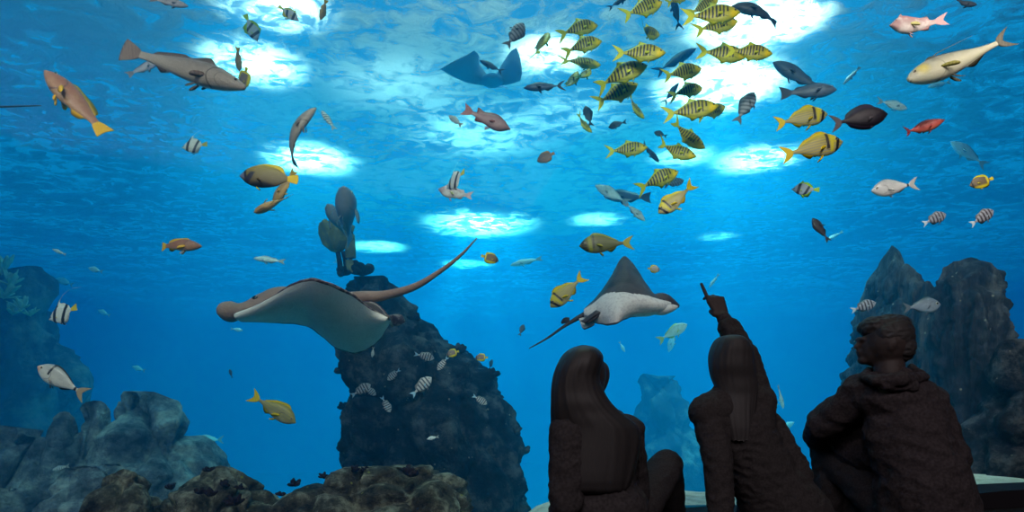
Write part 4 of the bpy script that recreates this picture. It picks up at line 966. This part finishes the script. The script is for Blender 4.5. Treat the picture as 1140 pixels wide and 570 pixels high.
rock('reef_rock', 'hazy blue rock stack far behind the two women',
     [(414, 722, 762), (420, 720, 768), (450, 722, 770), (478, 724, 768), (486, 715, 792), (500, 705, 800), (520, 700, 806), (545, 696, 812), (600, 690, 820), (850, 660, 850)], 10.5, 3., m_hazy, 17, .2, 0, 3, .12, .9, top=.15)
# foreground reef rocks close to the window
rock('reef_rock', 'small dark brown reef rock at the bottom left',
     [(526, 114, 130), (531, 102, 142), (542, 94, 152), (556, 90, 158), (580, 86, 162), (680, 80, 170)], 3.5, .6, m_front, 21, .05, 0, 3, .06, 4., 80, 120, .3)
rock('reef_rock', 'brown reef rock dotted with dark coral, left of the bottom centre',
     [(523, 224, 240), (526, 210, 246), (533, 202, 254), (540, 194, 264), (548, 178, 274), (558, 166, 284), (572, 158, 294), (680, 150, 304)], 3.6, .8, m_front, 22, .07, 0, 3, .06, 3.4, 90, 150, .3)
rock('reef_rock', 'broad brown reef rock at the bottom in front of the pillar',
     [(524, 400, 446), (526, 372, 470), (531, 346, 486), (537, 338, 496), (545, 322, 508), (556, 306, 516), (572, 292, 528), (680, 280, 540)], 3.7, 1., m_front, 23, .07, 0, 3, .06, 3.2, 90, 170, .3)

# ------------------------------------------------------------------ corals
m_cor = SK('dark_purple_coral', .8, .1).flat((.022, .014, .02)).mott(20, (.05, .03, .035), .5, .65, .5).done(.3, 60)
m_cor2 = SK('olive_soft_coral', .8, .1).flat((.16, .15, .09)).mott(12, (.34, .29, .13), .5, .65, .7).done(.3, 60)
m_cor3 = SK('pale_leafy_coral', .8, .1).flat((.5, .48, .32)).mott(8, (.3, .3, .2), .5, .65, .7).done(.3, 60)
def lobes(name, label, c, size, n, seed, mat=m_cor, spread=1., fat=.16, group=None, cat='coral', flat=1.):
    rnd = random.Random(seed); bm = bmesh.new()
    for i in range(n):
        az = rnd.uniform(0, 2*PI); el = rnd.uniform(.15, 1.25); dr = Vector((math.cos(az)*math.cos(el)*spread, math.sin(az)*math.cos(el)*spread*.8, math.sin(el))).normalized()
        ln = size*rnd.uniform(.6, 1.05); r_ = size*fat*rnd.uniform(.7, 1.2)
        M_ = dr.to_track_quat('Z', 'Y').to_matrix()
        ret = bmesh.ops.create_icosphere(bm, subdivisions=2, radius=1)
        for v in ret['verts']:
            k = .55+.6*(v.co.z*.5+.5); q = Vector((v.co.x*r_*k, v.co.y*r_*k*flat, (v.co.z*.5+.42)*ln)); q += q.normalized()*.12*r_*noise.noise(v.co*3+Vector((i, seed, 0)))
            v.co = M_ @ q + c
    for f in bm.faces: f.smooth = True
    me = bpy.data.meshes.new(name); bm.to_mesh(me); bm.free(); me.materials.append(mat)
    o = bpy.data.objects.new(name, me); col.objects.link(o); return tag(o, label, cat, group)
GC = 'dark finger corals on the front rocks'
for (px, py, d, s, n, lb) in ((233, 525, 3.85, .055, 9, 'small dark coral tuft standing on top of the brown rock'),
    (250, 542, 3.80, .055, 12, 'dark coral tuft on the right slope of the brown rock'), (266, 545, 3.85, .045, 10, 'dark coral tuft at the right end of the brown rock'),
    (222, 550, 3.62, .05, 10, 'dark coral tuft low on the left face of the brown rock'), (234, 552, 3.62, .06, 12, 'dark coral tuft on the middle face of the brown rock'),
    (262, 562, 3.62, .075, 16, 'large dark coral clump low at the right of the brown rock'), (190, 545, 3.95, .055, 12, 'dark coral tuft at the left edge of the brown rock, against the boulder'),
    (328, 541, 4.0, .065, 14, 'dark coral tuft on the left shoulder of the broad front rock'), (313, 552, 3.95, .045, 8, 'small dark coral at the far left of the broad front rock'),
    (395, 525, 4.1, .055, 14, 'dark coral tuft on top of the broad front rock, left of its pale patch'), (360, 532, 4.1, .05, 12, 'dark coral tuft behind the left top of the broad front rock'),
    (456, 530, 3.9, .085, 18, 'bushy dark coral on the right top of the broad front rock'), (408, 524, 4.15, .05, 10, 'low dark coral on the crest of the broad front rock')):
    lobes('finger_coral', lb, P(px, py, d), s, n, int(px), group=GC, fat=.2)
# growth on the pillar
GE = 'coral tufts growing on the rock pillar'
for k, (px, py, d, s, n, lb) in enumerate(((437, 330, 5.7, .092, 10, 'dark coral tuft high on the right edge of the pillar'), (462, 356, 5.7, .091, 10, 'dark coral tuft on the sloping right shoulder of the pillar'),
    (512, 392, 5.8, .102, 12, 'coral tuft by the yellow-tipped fish on the pillar'), (548, 420, 5.8, .104, 12, 'coral tuft on the outer right corner of the pillar'),
    (572, 482, 5.8, .102, 10, 'coral tuft halfway down the right edge of the pillar'), (582, 505, 5.8, .100, 8, 'coral tuft low on the right edge of the pillar'),
    (383, 455, 5.7, .090, 9, 'coral knob on the left edge of the pillar'), (385, 505, 5.7, .08, 8, 'coral knob low on the left edge of the pillar'), (380, 415, 5.7, .090, 9, 'coral knob high on the left edge of the pillar'),
    (370, 372, 5.5, .10, 10, 'coral knob under the wing of the large ray'))):
    lobes('coral_tuft', lb, P(px, py, d), s, n, 100+k, m_pill, group=GE, fat=.25)
# soft coral on top of the pillar: cup on stalks
root = empty('soft_coral', P(380, 300, 6.0)); tag(root, 'olive soft coral cup on thin stalks at the top of the pillar', 'coral')
def sub(name, V, F_, mat):
    o = link_mesh(name, [Vector(v)-root.location for v in V], F_, mat, root); return o
c = P(372, 256, 6.0); V = []; F_ = []
NA_ = 40; prf = [(0, -.22), (.06, -.20), (.12, -.13), (.165, -.03), (.175, .035), (.15, .05), (.08, .03), (0, .025)]
for r_, z_ in prf:
    for i in range(NA_):
        a = 2*PI*i/NA_; rr = r_*(1+.25*noise.noise(Vector((math.cos(a)*2, math.sin(a)*2, z_*5)))); V.append(c+Vector((rr*math.cos(a)*.92+.02, rr*math.sin(a), z_+.05*noise.noise(Vector((math.cos(a)*4, math.sin(a)*4, 1)))*(r_ > .1))))
for j in range(len(prf)-1):
    for i in range(NA_): F_.append((j*NA_+i, j*NA_+(i+1) % NA_, (j+1)*NA_+(i+1) % NA_, (j+1)*NA_+i))
sub('cup', V, F_, m_cor2)
for x0_, y0_, x1_, y1_, r0, r1 in ((376, 280, 379, 305, .022, .028), (382, 280, 386, 305, .02, .028), (389, 262, 390, 304, .05, .05), (386, 252, 390, 268, .03, .045)):
    v_, f_, _ = tube([P(x0_, y0_, 6.0), P((x0_+x1_)/2+.8, (y0_+y1_)/2, 6.0), P(x1_, y1_, 6.0)], [r0, (r0+r1)/2, r1], 10, (1, 1), 0, 16); sub('stalk', v_, f_, m_cor2 if r0 > .03 else m_cor)
lobes('coral_tuft', 'dark coral clump on the crest of the pillar, right of the soft coral', P(402, 305, 6.0), .16, 14, 201, m_pill, group=GE, fat=.3)
lobes('coral_tuft', 'dark coral clump on the crest of the pillar, at the foot of the soft coral', P(381, 306, 5.8), .11, 10, 202, m_pill, group=GE, fat=.3)
# leafy pale coral on the far left reef wall
GL = 'pale leafy corals on the far left reef wall'
for k, (px, py, s) in enumerate(((2, 305, .32), (12, 318, .28), (4, 332, .30), (24, 345, .22), (14, 350, .26), (34, 352, .16))):
    lobes('leafy_coral', 'pale leafy coral crowning the hazy reef wall at the left edge', P(px, py, 8.2), s, 14, 300+k, m_cor3, group=GL, fat=.13, flat=.4)
# ------------------------------------------------------------------ people
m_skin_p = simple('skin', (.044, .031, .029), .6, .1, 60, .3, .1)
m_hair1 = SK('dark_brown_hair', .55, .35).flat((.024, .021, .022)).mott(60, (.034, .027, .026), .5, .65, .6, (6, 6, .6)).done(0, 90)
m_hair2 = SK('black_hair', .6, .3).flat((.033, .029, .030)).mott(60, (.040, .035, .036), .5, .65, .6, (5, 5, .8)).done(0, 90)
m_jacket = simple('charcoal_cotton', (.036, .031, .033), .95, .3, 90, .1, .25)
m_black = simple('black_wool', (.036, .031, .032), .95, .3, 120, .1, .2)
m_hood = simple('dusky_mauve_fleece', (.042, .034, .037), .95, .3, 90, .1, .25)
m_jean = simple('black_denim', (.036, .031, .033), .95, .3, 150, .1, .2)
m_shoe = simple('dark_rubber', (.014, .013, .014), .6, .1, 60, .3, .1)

def cone_mesh(bm, p0, r0, p1, r1, seg=18):
    p0, p1 = Vector(p0), Vector(p1); ax = p1-p0; ln = ax.length
    ax = ax.normalized() if ln > 1e-5 else Vector((0, 0, 1)); q = ax.to_track_quat('Z', 'Y').to_matrix()
    rings = []
    for k in range(5): a = PI/2*(1-k/5); rings.append((-r0*math.sin(a), r0*math.cos(a)))
    rings.append((0, r0)); rings.append((ln*.5, (r0+r1)/2)); rings.append((ln, r1))
    for k in range(1, 6): a = PI/2*k/5; rings.append((ln+r1*math.sin(a), r1*math.cos(a)))
    V = []
    for z, r_ in rings:
        if r_ < 1e-4: V.append([bm.verts.new(p0+q@Vector((0, 0, z)))])
        else: V.append([bm.verts.new(p0+q@Vector((r_*math.cos(2*PI*i/seg), r_*math.sin(2*PI*i/seg), z))) for i in range(seg)])
    for a, b in zip(V, V[1:]):
        for i in range(seg):
            if len(a) == 1: bm.faces.new((a[0], b[(i+1) % seg], b[i]))
            elif len(b) == 1: bm.faces.new((a[i], a[(i+1) % seg], b[0]))
            else: bm.faces.new((a[i], a[(i+1) % seg], b[(i+1) % seg], b[i]))
def egg(bm, c, r, rot=(0, 0, 0), seg=24):
    ret = bmesh.ops.create_uvsphere(bm, u_segments=seg, v_segments=seg//2, radius=1); R_ = Euler(rot).to_matrix()
    for v in ret['verts']: v.co = R_ @ Vector((v.co.x*r[0], v.co.y*r[1], v.co.z*r[2])) + Vector(c)
def union(name, prims, mat, parent, voxel=.007, smooth=4, wrinkle=0, wscale=9., floor=.004):
    bm = bmesh.new()
    for p in prims:
        if p[0] == 'c': cone_mesh(bm, *p[1:])
        else: egg(bm, *p[1:])
    bmesh.ops.recalc_face_normals(bm, faces=bm.faces[:])
    me = bpy.data.meshes.new(name); bm.to_mesh(me); bm.free()
    o = bpy.data.objects.new(name, me); col.objects.link(o)
    md_ = o.modifiers.new('remesh', 'REMESH'); md_.mode = 'VOXEL'; md_.voxel_size = voxel; md_.use_smooth_shade = True
    if smooth: sm = o.modifiers.new('smooth', 'SMOOTH'); sm.iterations = smooth; sm.factor = .5
    dg = bpy.context.evaluated_depsgraph_get(); me2 = bpy.data.meshes.new_from_object(o.evaluated_get(dg), depsgraph=dg)
    o.modifiers.clear(); o.data = me2; bpy.data.meshes.remove(me); me2.name = name
    nv_ = len(me2.vertices); co_ = np.empty(nv_*3, 'f'); me2.vertices.foreach_get('co', co_); co_ = co_.reshape(-1, 3)
    if wrinkle:
        no_ = np.empty(nv_*3, 'f'); me2.vertices.foreach_get('normal', no_); no_ = no_.reshape(-1, 3)
        for i in range(nv_):
            q = Vector(co_[i]); w_ = noise.noise(Vector((q.x*wscale, q.y*wscale, q.z*wscale*1.9))) + .5*noise.noise(q*wscale*2.7)
            co_[i] += no_[i]*wrinkle*(abs(w_)*-1.3+.35)
    co_[:, 2] = np.maximum(co_[:, 2], floor)
    me2.vertices.foreach_set('co', co_.ravel()); me2.update()
    me2.materials.clear(); me2.materials.append(mat); me2.polygons.foreach_set('use_smooth', [True]*len(me2.polygons))
    if parent: o.parent = parent; o.matrix_parent_inverse = parent.matrix_world.inverted()
    return o
def inflate(prims, k):
    out = []
    for p in prims:
        if p[0] == 'c': out.append(('c', p[1], p[2]+k, p[3], p[4]+k))
        else: out.append(('e', p[1], tuple(q+k for q in p[2]), *p[3:]))
    return out
def hand(wrist, fdir, pnorm, thumb_side, size=1., curl=.5, point=False):
    """palm, four fingers of different length and a thumb; returns body primitives"""
    w = Vector(wrist); f = Vector(fdir).normalized(); n_ = Vector(pnorm); n_ = (n_-n_.dot(f)*f).normalized(); s_ = f.cross(n_).normalized()*thumb_side
    out = []; pl = .085*size
    base = []
    for i, off in enumerate((.028, .0095, -.0095, -.027)):
        b = w+f*(pl*(.98, 1.03, 1., .90)[i])+s_*off*size; base.append(b)
        out.append(('c', w+s_*off*.55*size+f*.012, .0135*size, b, .0115*size))
    lens = (.072, .080, .074, .058)
    for i, b in enumerate(base):
        d_ = f.copy(); p = b; r_ = (.0088, .009, .0085, .0075)[i]*size
        c_ = 0 if (point and i == 0) else curl
        for sgm in range(3):
            ang = c_*(.9, 1.1, .9)[sgm]; d_ = (d_*math.cos(ang)+n_*math.sin(ang)).normalized(); q = p+d_*lens[i]*(.45, .31, .24)[sgm]*size*(1.12 if point and i == 0 else 1)
            out.append(('c', p, r_, q, r_*.9)); p = q; r_ *= .92
    t0 = w+f*.022*size+s_*.028*size; t1 = t0+(f*.7+s_*(.55 if not point else -.1)+n_*(.45 if not point else .8)).normalized()*.036*size; t2 = t1+(f*(.8 if not point else .1)-s_*(.1 if not point else .9)+n_*(.5 if not point else .2)).normalized()*.030*size
    out += [('c', w+f*.02*size+s_*.015*size, .013*size, t0, .0125*size), ('c', t0, .012*size, t1, .0105*size), ('c', t1, .0105*size, t2, .0088*size)]
    return out
def foot(ank, d_, L_=.24):
    a = Vector(ank); d_ = Vector((d_[0], d_[1], 0)).normalized(); g = Vector((a.x, a.y, .035))
    return [('c', a, .04, g-d_*.03, .036), ('c', g-d_*.03, .036, g+d_*L_*.45, .038), ('c', g+d_*L_*.4, .036, g+d_*(L_-.05), .026)]
def V3(px, py, d, z=None):
    p = P(px, py, d)
    if z is not None: p.z = z
    return p
def strands(name, paths, mat, parent, r0=.0022):
    for pth in paths:
        v_, f_, _ = tube(pth, [r0, r0, r0*.3], 5, (1, 1), 0, 14)
        o = link_mesh(name, v_, f_, mat, parent); o.matrix_parent_inverse = parent.matrix_world.inverted()

# ---- person with long hair
D1 = 2.2
root = empty('person', V3(665, 600, 2.15, 0)); tag(root, 'person with very long straight hair, sitting and looking up to the right', 'person')
bpy.context.view_layer.update()
hc = V3(649, 422, D1+.02)
pel1 = V3(670, 590, 2.18, .15); che = V3(664, 512, 2.22); nk = V3(656, 466, D1+.02); sl = V3(634, 482, 2.12); sr = V3(697, 481, 2.30)
elr = V3(706, 556, 2.34); wrr = V3(722, 590, 2.52, .12); ell = V3(630, 556, 2.08); wrl = V3(622, 600, 2.2, .10)
kr = V3(742, 519, 2.58); hr_ = V3(694, 595, 2.30, .14); ar = V3(752, 600, 2.72, .07); kl = V3(672, 540, 2.62); hl = V3(650, 595, 2.3, .14); al_ = V3(676, 600, 2.80, .07)
torso = [('e', che, (.125, .095, .17)), ('e', V3(666, 486, 2.22), (.115, .08, .08)), ('c', che, .11, pel1, .13), ('e', pel1, (.16, .14, .12)), ('c', sl, .052, sr, .052), ('c', V3(640, 478, 2.14), .055, V3(656, 470, D1), .05), ('c', V3(688, 480, 2.28), .055, V3(662, 470, D1), .05)]
arms = [('c', sr, .05, elr, .04), ('c', elr, .038, wrr, .026), ('c', sl, .05, ell, .04), ('c', ell, .038, wrl, .026)]
legs = [('c', hr_, .08, kr, .056), ('c', kr, .053, ar, .036), ('c', hl, .08, kl, .056), ('c', kl, .053, al_, .036)]
head_ = [('e', hc, (.078, .095, .105), (0, .35, 0)), ('e', hc+Vector((.038, .03, -.012)), (.052, .06, .085), (0, .5, 0)), ('c', hc+Vector((-.005, 0, -.05)), .048, nk, .05),
         ('c', hc+Vector((.074, .035, .035)), .010, hc+Vector((.091, .038, .012)), .008), ('c', hc+Vector((.080, .035, .006)), .012, hc+Vector((.086, .036, .008)), .009),
         ('e', hc+Vector((.078, .035, -.016)), (.012, .020, .007)), ('e', hc+Vector((.075, .035, -.028)), (.012, .018, .007)), ('e', hc+Vector((.058, .03, -.052)), (.02, .024, .018)),
         ('e', hc+Vector((.066, .035, .045)), (.014, .035, .02)), ('e', hc+Vector((.02, -.06, -.005)), (.018, .01, .028))]
body = head_+torso+arms+legs+hand(wrr, (.3, .5, -.45), (0, 0, -1), 1, .95, .15)+hand(wrl, (0, .6, -.3), (0, 0, -1), -1, .95, .15)+foot(ar, (.1, 1, 0))+foot(al_, (0, 1, 0))
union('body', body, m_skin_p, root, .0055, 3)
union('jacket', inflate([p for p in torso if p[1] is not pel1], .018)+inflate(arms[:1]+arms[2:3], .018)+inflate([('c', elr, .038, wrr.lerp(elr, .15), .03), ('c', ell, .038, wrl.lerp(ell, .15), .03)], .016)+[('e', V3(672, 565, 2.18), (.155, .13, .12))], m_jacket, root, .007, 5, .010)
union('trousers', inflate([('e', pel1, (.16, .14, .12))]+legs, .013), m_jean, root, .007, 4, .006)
union('shoe', inflate(foot(ar, (.1, 1, 0)), .009), m_shoe, root, .006); union('shoe', inflate(foot(al_, (0, 1, 0)), .009), m_shoe, root, .006)
def hairloft(name, rows, mat, parent, seed, groove=.006, fr=26., NA=90, NR=90, zshift=0):
    rows = sorted(rows); V = []; F_ = []
    y0, y1 = rows[0][0], rows[-1][0]
    def at(t, k):
        c = [((r_[0]-y0)/(y1-y0), r_[k]) for r_ in rows]; return lerp_curve(c, t)
    for j in range(NR+1):
        t = j/NR; py = y0+(y1-y0)*t; xl, xr, dn, df = at(t, 1), at(t, 2), at(t, 3), at(t, 4)
        A, B = P(xl, py, (dn+df)/2), P(xr, py, (dn+df)/2); cx, rx = (A.x+B.x)/2, (B.x-A.x)/2; cyy, ry = (dn+df)/2, (df-dn)/2
        for i in range(NA):
            a = 2*PI*i/NA; u = noise.noise(Vector((math.cos(a)*fr*.25*1.6, math.sin(a)*fr*.12, t*1.3+seed)))+.6*noise.noise(Vector((math.cos(a)*fr*.7, math.sin(a)*fr*.3, t*2+seed)))
            g = 1+groove*u/max(.02, rx)*min(1, t*5)
            z = A.z + (.006*noise.noise(Vector((math.cos(a)*7, math.sin(a)*5, seed)))*max(0, (t-.8)/.2))
            V.append(Vector((cx+rx*g*math.copysign(abs(math.cos(a))**.9, math.cos(a)), cyy+ry*g*math.sin(a), z)))
    for j in range(NR):
        for i in range(NA):
            i2 = (i+1) % NA; F_.append((j*NA+i2, (j+1)*NA+i2, (j+1)*NA+i, j*NA+i))
    F_.append(tuple(range(NA))); F_.append(tuple(NR*NA+i for i in range(NA))[::-1])
    o = link_mesh(name, V, F_, mat, parent); o.matrix_parent_inverse = parent.matrix_world.inverted(); return o
h1 = hairloft('hair', [(384.5, 646, 653, 2.17, 2.20), (386, 640, 660, 2.13, 2.24), (390, 632, 666, 2.09, 2.29), (397, 625, 671, 2.07, 2.29), (407, 620, 670, 2.06, 2.27), (420, 616, 667, 2.06, 2.24), (435, 614, 672, 2.06, 2.2), (448, 613.5, 680, 2.055, 2.2), (458, 613, 690, 2.055, 2.22),
     (466, 613, 700, 2.053, 2.26), (474, 613, 709, 2.052, 2.3), (486, 613, 712, 2.05, 2.3), (500, 614, 711, 2.047, 2.28), (512, 615, 709, 2.045, 2.26), (526, 616, 706, 2.043, 2.24), (536, 618, 703, 2.045, 2.22), (545, 622, 700, 2.06, 2.21), (552, 626, 696, 2.13, 2.20)], m_hair1, root, 3)
rnd = random.Random(5); paths = []
for i in range(60):
    u = rnd.random(); x0_ = 700+13*u+rnd.uniform(-2, 2); y0_ = 470+rnd.uniform(0, 18); ln = rnd.uniform(22, 52)
    paths.append([P(x0_, y0_, 2.26), P(x0_+rnd.uniform(-1, 2.5), y0_+ln*.5, 2.25), P(x0_+rnd.uniform(-5, 3), y0_+ln, 2.24)])
VV = []
for pth in paths:
    VV.append(tube(pth, [.0022, .002, .0005], 5, (1, 1), 0, 10))
o = merge('loose_strands', VV, [m_hair1]); o.parent = h1; o['kind'] = 'stuff'

# ---- person pointing
D2 = 2.5
root = empty('person', V3(860, 600, 2.5, 0)); tag(root, 'person in dark top leaning on one hand and pointing up at the rays', 'person')
bpy.context.view_layer.update()
hc = V3(816, 405, D2+.02); sr = V3(842, 448, D2+.02); sl = V3(788, 459, D2-.06); nk = V3(817, 436, D2)
el = V3(829, 396, D2+.10); wr = V3(805, 353, D2+.20)
ell = V3(799, 512, D2-.12); wrl = V3(805, 585, D2-.15, .07)
che = V3(824, 480, D2); wst = V3(850, 532, D2); pel1 = V3(874, 585, D2+.02, .15)
hl = V3(864, 590, D2+.02, .13); hr_ = V3(896, 590, D2+.10, .13); kl = V3(868, 575, D2+.38, .13); kr = V3(896, 575, D2+.30, .13); al_ = V3(893, 590, D2+.26, .06); ar = V3(866, 590, D2+.18, .06)
torso = [('e', che, (.115, .09, .15), (0, -.25, 0)), ('e', V3(819, 458, D2), (.10, .075, .065)), ('c', che, .11, wst, .115), ('c', wst, .115, pel1, .15), ('e', pel1, (.175, .14, .13)), ('c', sl, .055, sr, .058), ('c', sr, .06, che+Vector((.03, 0, .02)), .09), ('c', nk, .05, V3(800, 452, D2-.04), .05), ('c', sl+Vector((0, 0, .004)), .052, V3(812, 452, D2-.02), .062), ('c', sl, .052, V3(815, 490, D2), .09)]
armr = [('c', sr, .054, el, .045), ('c', el, .042, wr, .027)]; arml = [('c', sl, .05, ell, .042), ('c', ell, .04, wrl, .032)]
legs = [('c', hl, .09, kl, .07), ('c', kl, .055, al_, .04), ('c', hr_, .09, kr, .07), ('c', kr, .055, ar, .04)]
head_ = [('e', hc, (.078, .095, .105)), ('e', hc+Vector((-.01, .04, -.015)), (.058, .06, .085)), ('c', hc+Vector((0, 0, -.06)), .048, nk, .05), ('c', hc+Vector((-.02, .098, .01)), .010, hc+Vector((-.022, .112, -.012)), .010),
         ('e', hc+Vector((-.02, .10, -.036)), (.018, .012, .006)), ('e', hc+Vector((-.018, .092, -.064)), (.02, .02, .016)), ('e', hc+Vector((-.075, .02, -.01)), (.01, .018, .03))]
fd_ = P(788, 322, D2+.24)-P(803, 350, D2+.20)
hp = hand(wr, P(797, 335, D2+.22)-wr, (-.15, 1, .1), 1, 1.05, .95, True)
# aim the index finger
hp2 = hand(wrl, (.1, .6, -.25), (0, 0, -1), -1, .95, .1)
body = head_+torso+armr+arml+legs+hp+hp2+foot(al_, (.2, .3, 0), .2)+foot(ar, (-.6, .3, 0), .2)
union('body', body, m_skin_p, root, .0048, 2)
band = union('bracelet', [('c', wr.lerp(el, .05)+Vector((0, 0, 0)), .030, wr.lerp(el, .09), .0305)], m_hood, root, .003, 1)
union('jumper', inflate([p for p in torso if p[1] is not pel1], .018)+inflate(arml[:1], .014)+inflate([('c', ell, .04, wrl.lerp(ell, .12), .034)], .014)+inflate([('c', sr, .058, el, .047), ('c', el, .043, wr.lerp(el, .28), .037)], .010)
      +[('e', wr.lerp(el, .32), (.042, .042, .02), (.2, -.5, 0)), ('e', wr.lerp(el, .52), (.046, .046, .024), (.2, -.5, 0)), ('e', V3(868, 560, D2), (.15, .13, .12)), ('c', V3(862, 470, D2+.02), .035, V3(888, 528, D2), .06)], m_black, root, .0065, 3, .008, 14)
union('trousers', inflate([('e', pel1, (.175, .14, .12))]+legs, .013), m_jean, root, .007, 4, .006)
union('shoe', inflate(foot(al_, (.2, .3, 0), .2), .009), m_shoe, root, .006); union('shoe', inflate(foot(ar, (-.6, .3, 0), .2), .009), m_shoe, root, .006)
hairloft('hair', [(373, 809, 816, D2-.03, D2+.04), (374.5, 803, 822, D2-.07, D2+.07), (378, 798, 828, D2-.1, D2+.09), (386, 793, 834, D2-.11, D2+.10), (396, 790, 837, D2-.11, D2+.09), (408, 790, 839, D2-.11, D2+.07), (420, 792, 841, D2-.10, D2+.05), (430, 796, 842, D2-.1, D2+.03), (440, 799, 842, D2-.1, D2), (455, 803, 840, D2-.115, D2-.03), (475, 808, 838, D2-.13, D2-.05), (490, 813, 835, D2-.13, D2-.07)], m_hair2, root, 9, .004)

# ---- man
D3 = 2.5
root = empty('person', V3(1010, 600, 2.5, 0)); tag(root, 'person with short dark hair in a hooded jacket, hugging one raised knee', 'person')
bpy.context.view_layer.update()
hc = V3(987, 381, D3+.02); nk = V3(990, 416, D3)
sl = V3(960, 438, D3+.06); sr = V3(1030, 450, D3+.02); el = V3(916, 472, D3+.20); wr = V3(906, 490, D3+.42); elr = V3(1046, 530, D3+.10); wrr = V3(985, 545, D3+.38)
che = V3(1008, 478, D3); wst = V3(1025, 530, D3-.02); pel1 = V3(1032, 590, D3, .16)
kl = V3(922, 503, D3+.42); al_ = V3(925, 600, D3+.40, .09); hl = V3(1000, 590, D3+.10, .14); kr = V3(962, 592, D3+.34, .10); ar = V3(1030, 600, D3+.40, .06); hr_ = V3(1050, 590, D3+.10, .13)
torso = [('e', che, (.135, .105, .17), (0, .2, 0)), ('e', V3(997, 446, D3), (.125, .085, .075), (0, .12, 0)), ('c', che, .125, wst, .14), ('c', wst, .145, pel1, .16), ('e', pel1, (.18, .15, .13)), ('c', sl, .06, V3(995, 430, D3), .065), ('c', sr, .065, V3(995, 432, D3), .06), ('c', sr, .06, V3(1046, 512, D3-.01), .085)]
arml = [('c', sl, .058, el, .05), ('c', el, .046, wr, .032)]; armr = [('c', sr, .058, elr, .05), ('c', elr, .045, wrr, .032)]
legs = [('c', hl, .095, kl, .066), ('c', kl, .062, al_, .042), ('c', hr_, .10, kr, .068), ('c', kr, .06, ar, .04)]
head_ = [('e', hc, (.092, .098, .108)), ('e', hc+Vector((-.045, .02, -.03)), (.058, .062, .075)), ('c', hc+Vector((.01, 0, -.05)), .060, nk, .062), ('c', hc+Vector((-.104, .03, .002)), .009, hc+Vector((-.117, .03, -.020)), .010), ('e', hc+Vector((-.100, .03, .014)), (.012, .036, .012)),
         ('e', hc+Vector((-.104, .03, -.041)), (.012, .020, .007)), ('e', hc+Vector((-.102, .03, -.053)), (.012, .018, .007)), ('e', hc+Vector((-.085, .028, -.078)), (.025, .028, .019)), ('e', hc+Vector((-.025, -.085, -.012)), (.020, .012, .032), (0, .2, 0)), ('e', hc+Vector((-.02, -.092, -.01)), (.012, .01, .022))]
head_ = [tuple([p[0]]+[(hc+(Vector(q)-hc)*.92 if isinstance(q, Vector) and q is not nk else (tuple(w_*.92 for w_ in q) if n_ == 1 and isinstance(q, tuple) else (q*.92 if isinstance(q, float) else q))) for n_, q in enumerate(p[1:])]) for p in head_]
hp = hand(wr, V3(935, 500, D3+.49)-wr, (.2, -.6, -.5), 1, 1.05, .5)
hp2 = hand(wrr, V3(950, 520, D3+.42)-wrr, (-.3, .2, -.6), 1, 1.05, .5)
body = head_+torso+arml+armr+legs+hp+hp2+foot(al_, (-.3, .5, 0))+foot(ar, (-.7, .4, 0))
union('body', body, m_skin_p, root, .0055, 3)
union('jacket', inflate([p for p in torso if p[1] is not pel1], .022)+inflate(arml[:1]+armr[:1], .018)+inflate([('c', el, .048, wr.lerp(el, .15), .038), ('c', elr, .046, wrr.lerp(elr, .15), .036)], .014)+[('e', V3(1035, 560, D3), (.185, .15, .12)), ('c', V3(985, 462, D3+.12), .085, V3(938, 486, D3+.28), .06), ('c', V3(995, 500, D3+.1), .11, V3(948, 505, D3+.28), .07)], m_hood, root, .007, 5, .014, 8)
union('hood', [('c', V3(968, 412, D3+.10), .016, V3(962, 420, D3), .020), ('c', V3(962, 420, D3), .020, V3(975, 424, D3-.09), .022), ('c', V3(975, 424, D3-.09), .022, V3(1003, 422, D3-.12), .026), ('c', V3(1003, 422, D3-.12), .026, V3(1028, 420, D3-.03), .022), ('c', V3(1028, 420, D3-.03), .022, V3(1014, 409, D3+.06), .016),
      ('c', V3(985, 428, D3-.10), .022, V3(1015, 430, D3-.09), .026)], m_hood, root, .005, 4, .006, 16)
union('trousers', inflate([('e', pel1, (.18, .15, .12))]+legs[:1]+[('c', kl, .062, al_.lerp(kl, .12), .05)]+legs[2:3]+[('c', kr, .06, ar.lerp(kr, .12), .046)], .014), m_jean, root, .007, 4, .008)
union('shoe', inflate(foot(al_, (-.3, .5, 0), .27), .010), m_shoe, root, .006); union('shoe', inflate(foot(ar, (-.7, .4, 0), .27), .010), m_shoe, root, .006)
HK = [((.012, 0, .026), (.098, .100, .096)), ((-.045, .01, .072), (.055, .07, .042)), ((-.078, .02, .062), (.030, .055, .034)), ((.045, -.01, -.025), (.06, .085, .07)), ((.03, 0, .085), (.065, .07, .035)), ((-.02, -.05, .03), (.05, .045, .05))]
union('hair', [('e', hc+Vector(a)*.92, tuple(q*.92 for q in b)) for a, b in HK], m_hair2, root, .005, 2, .006, 30)
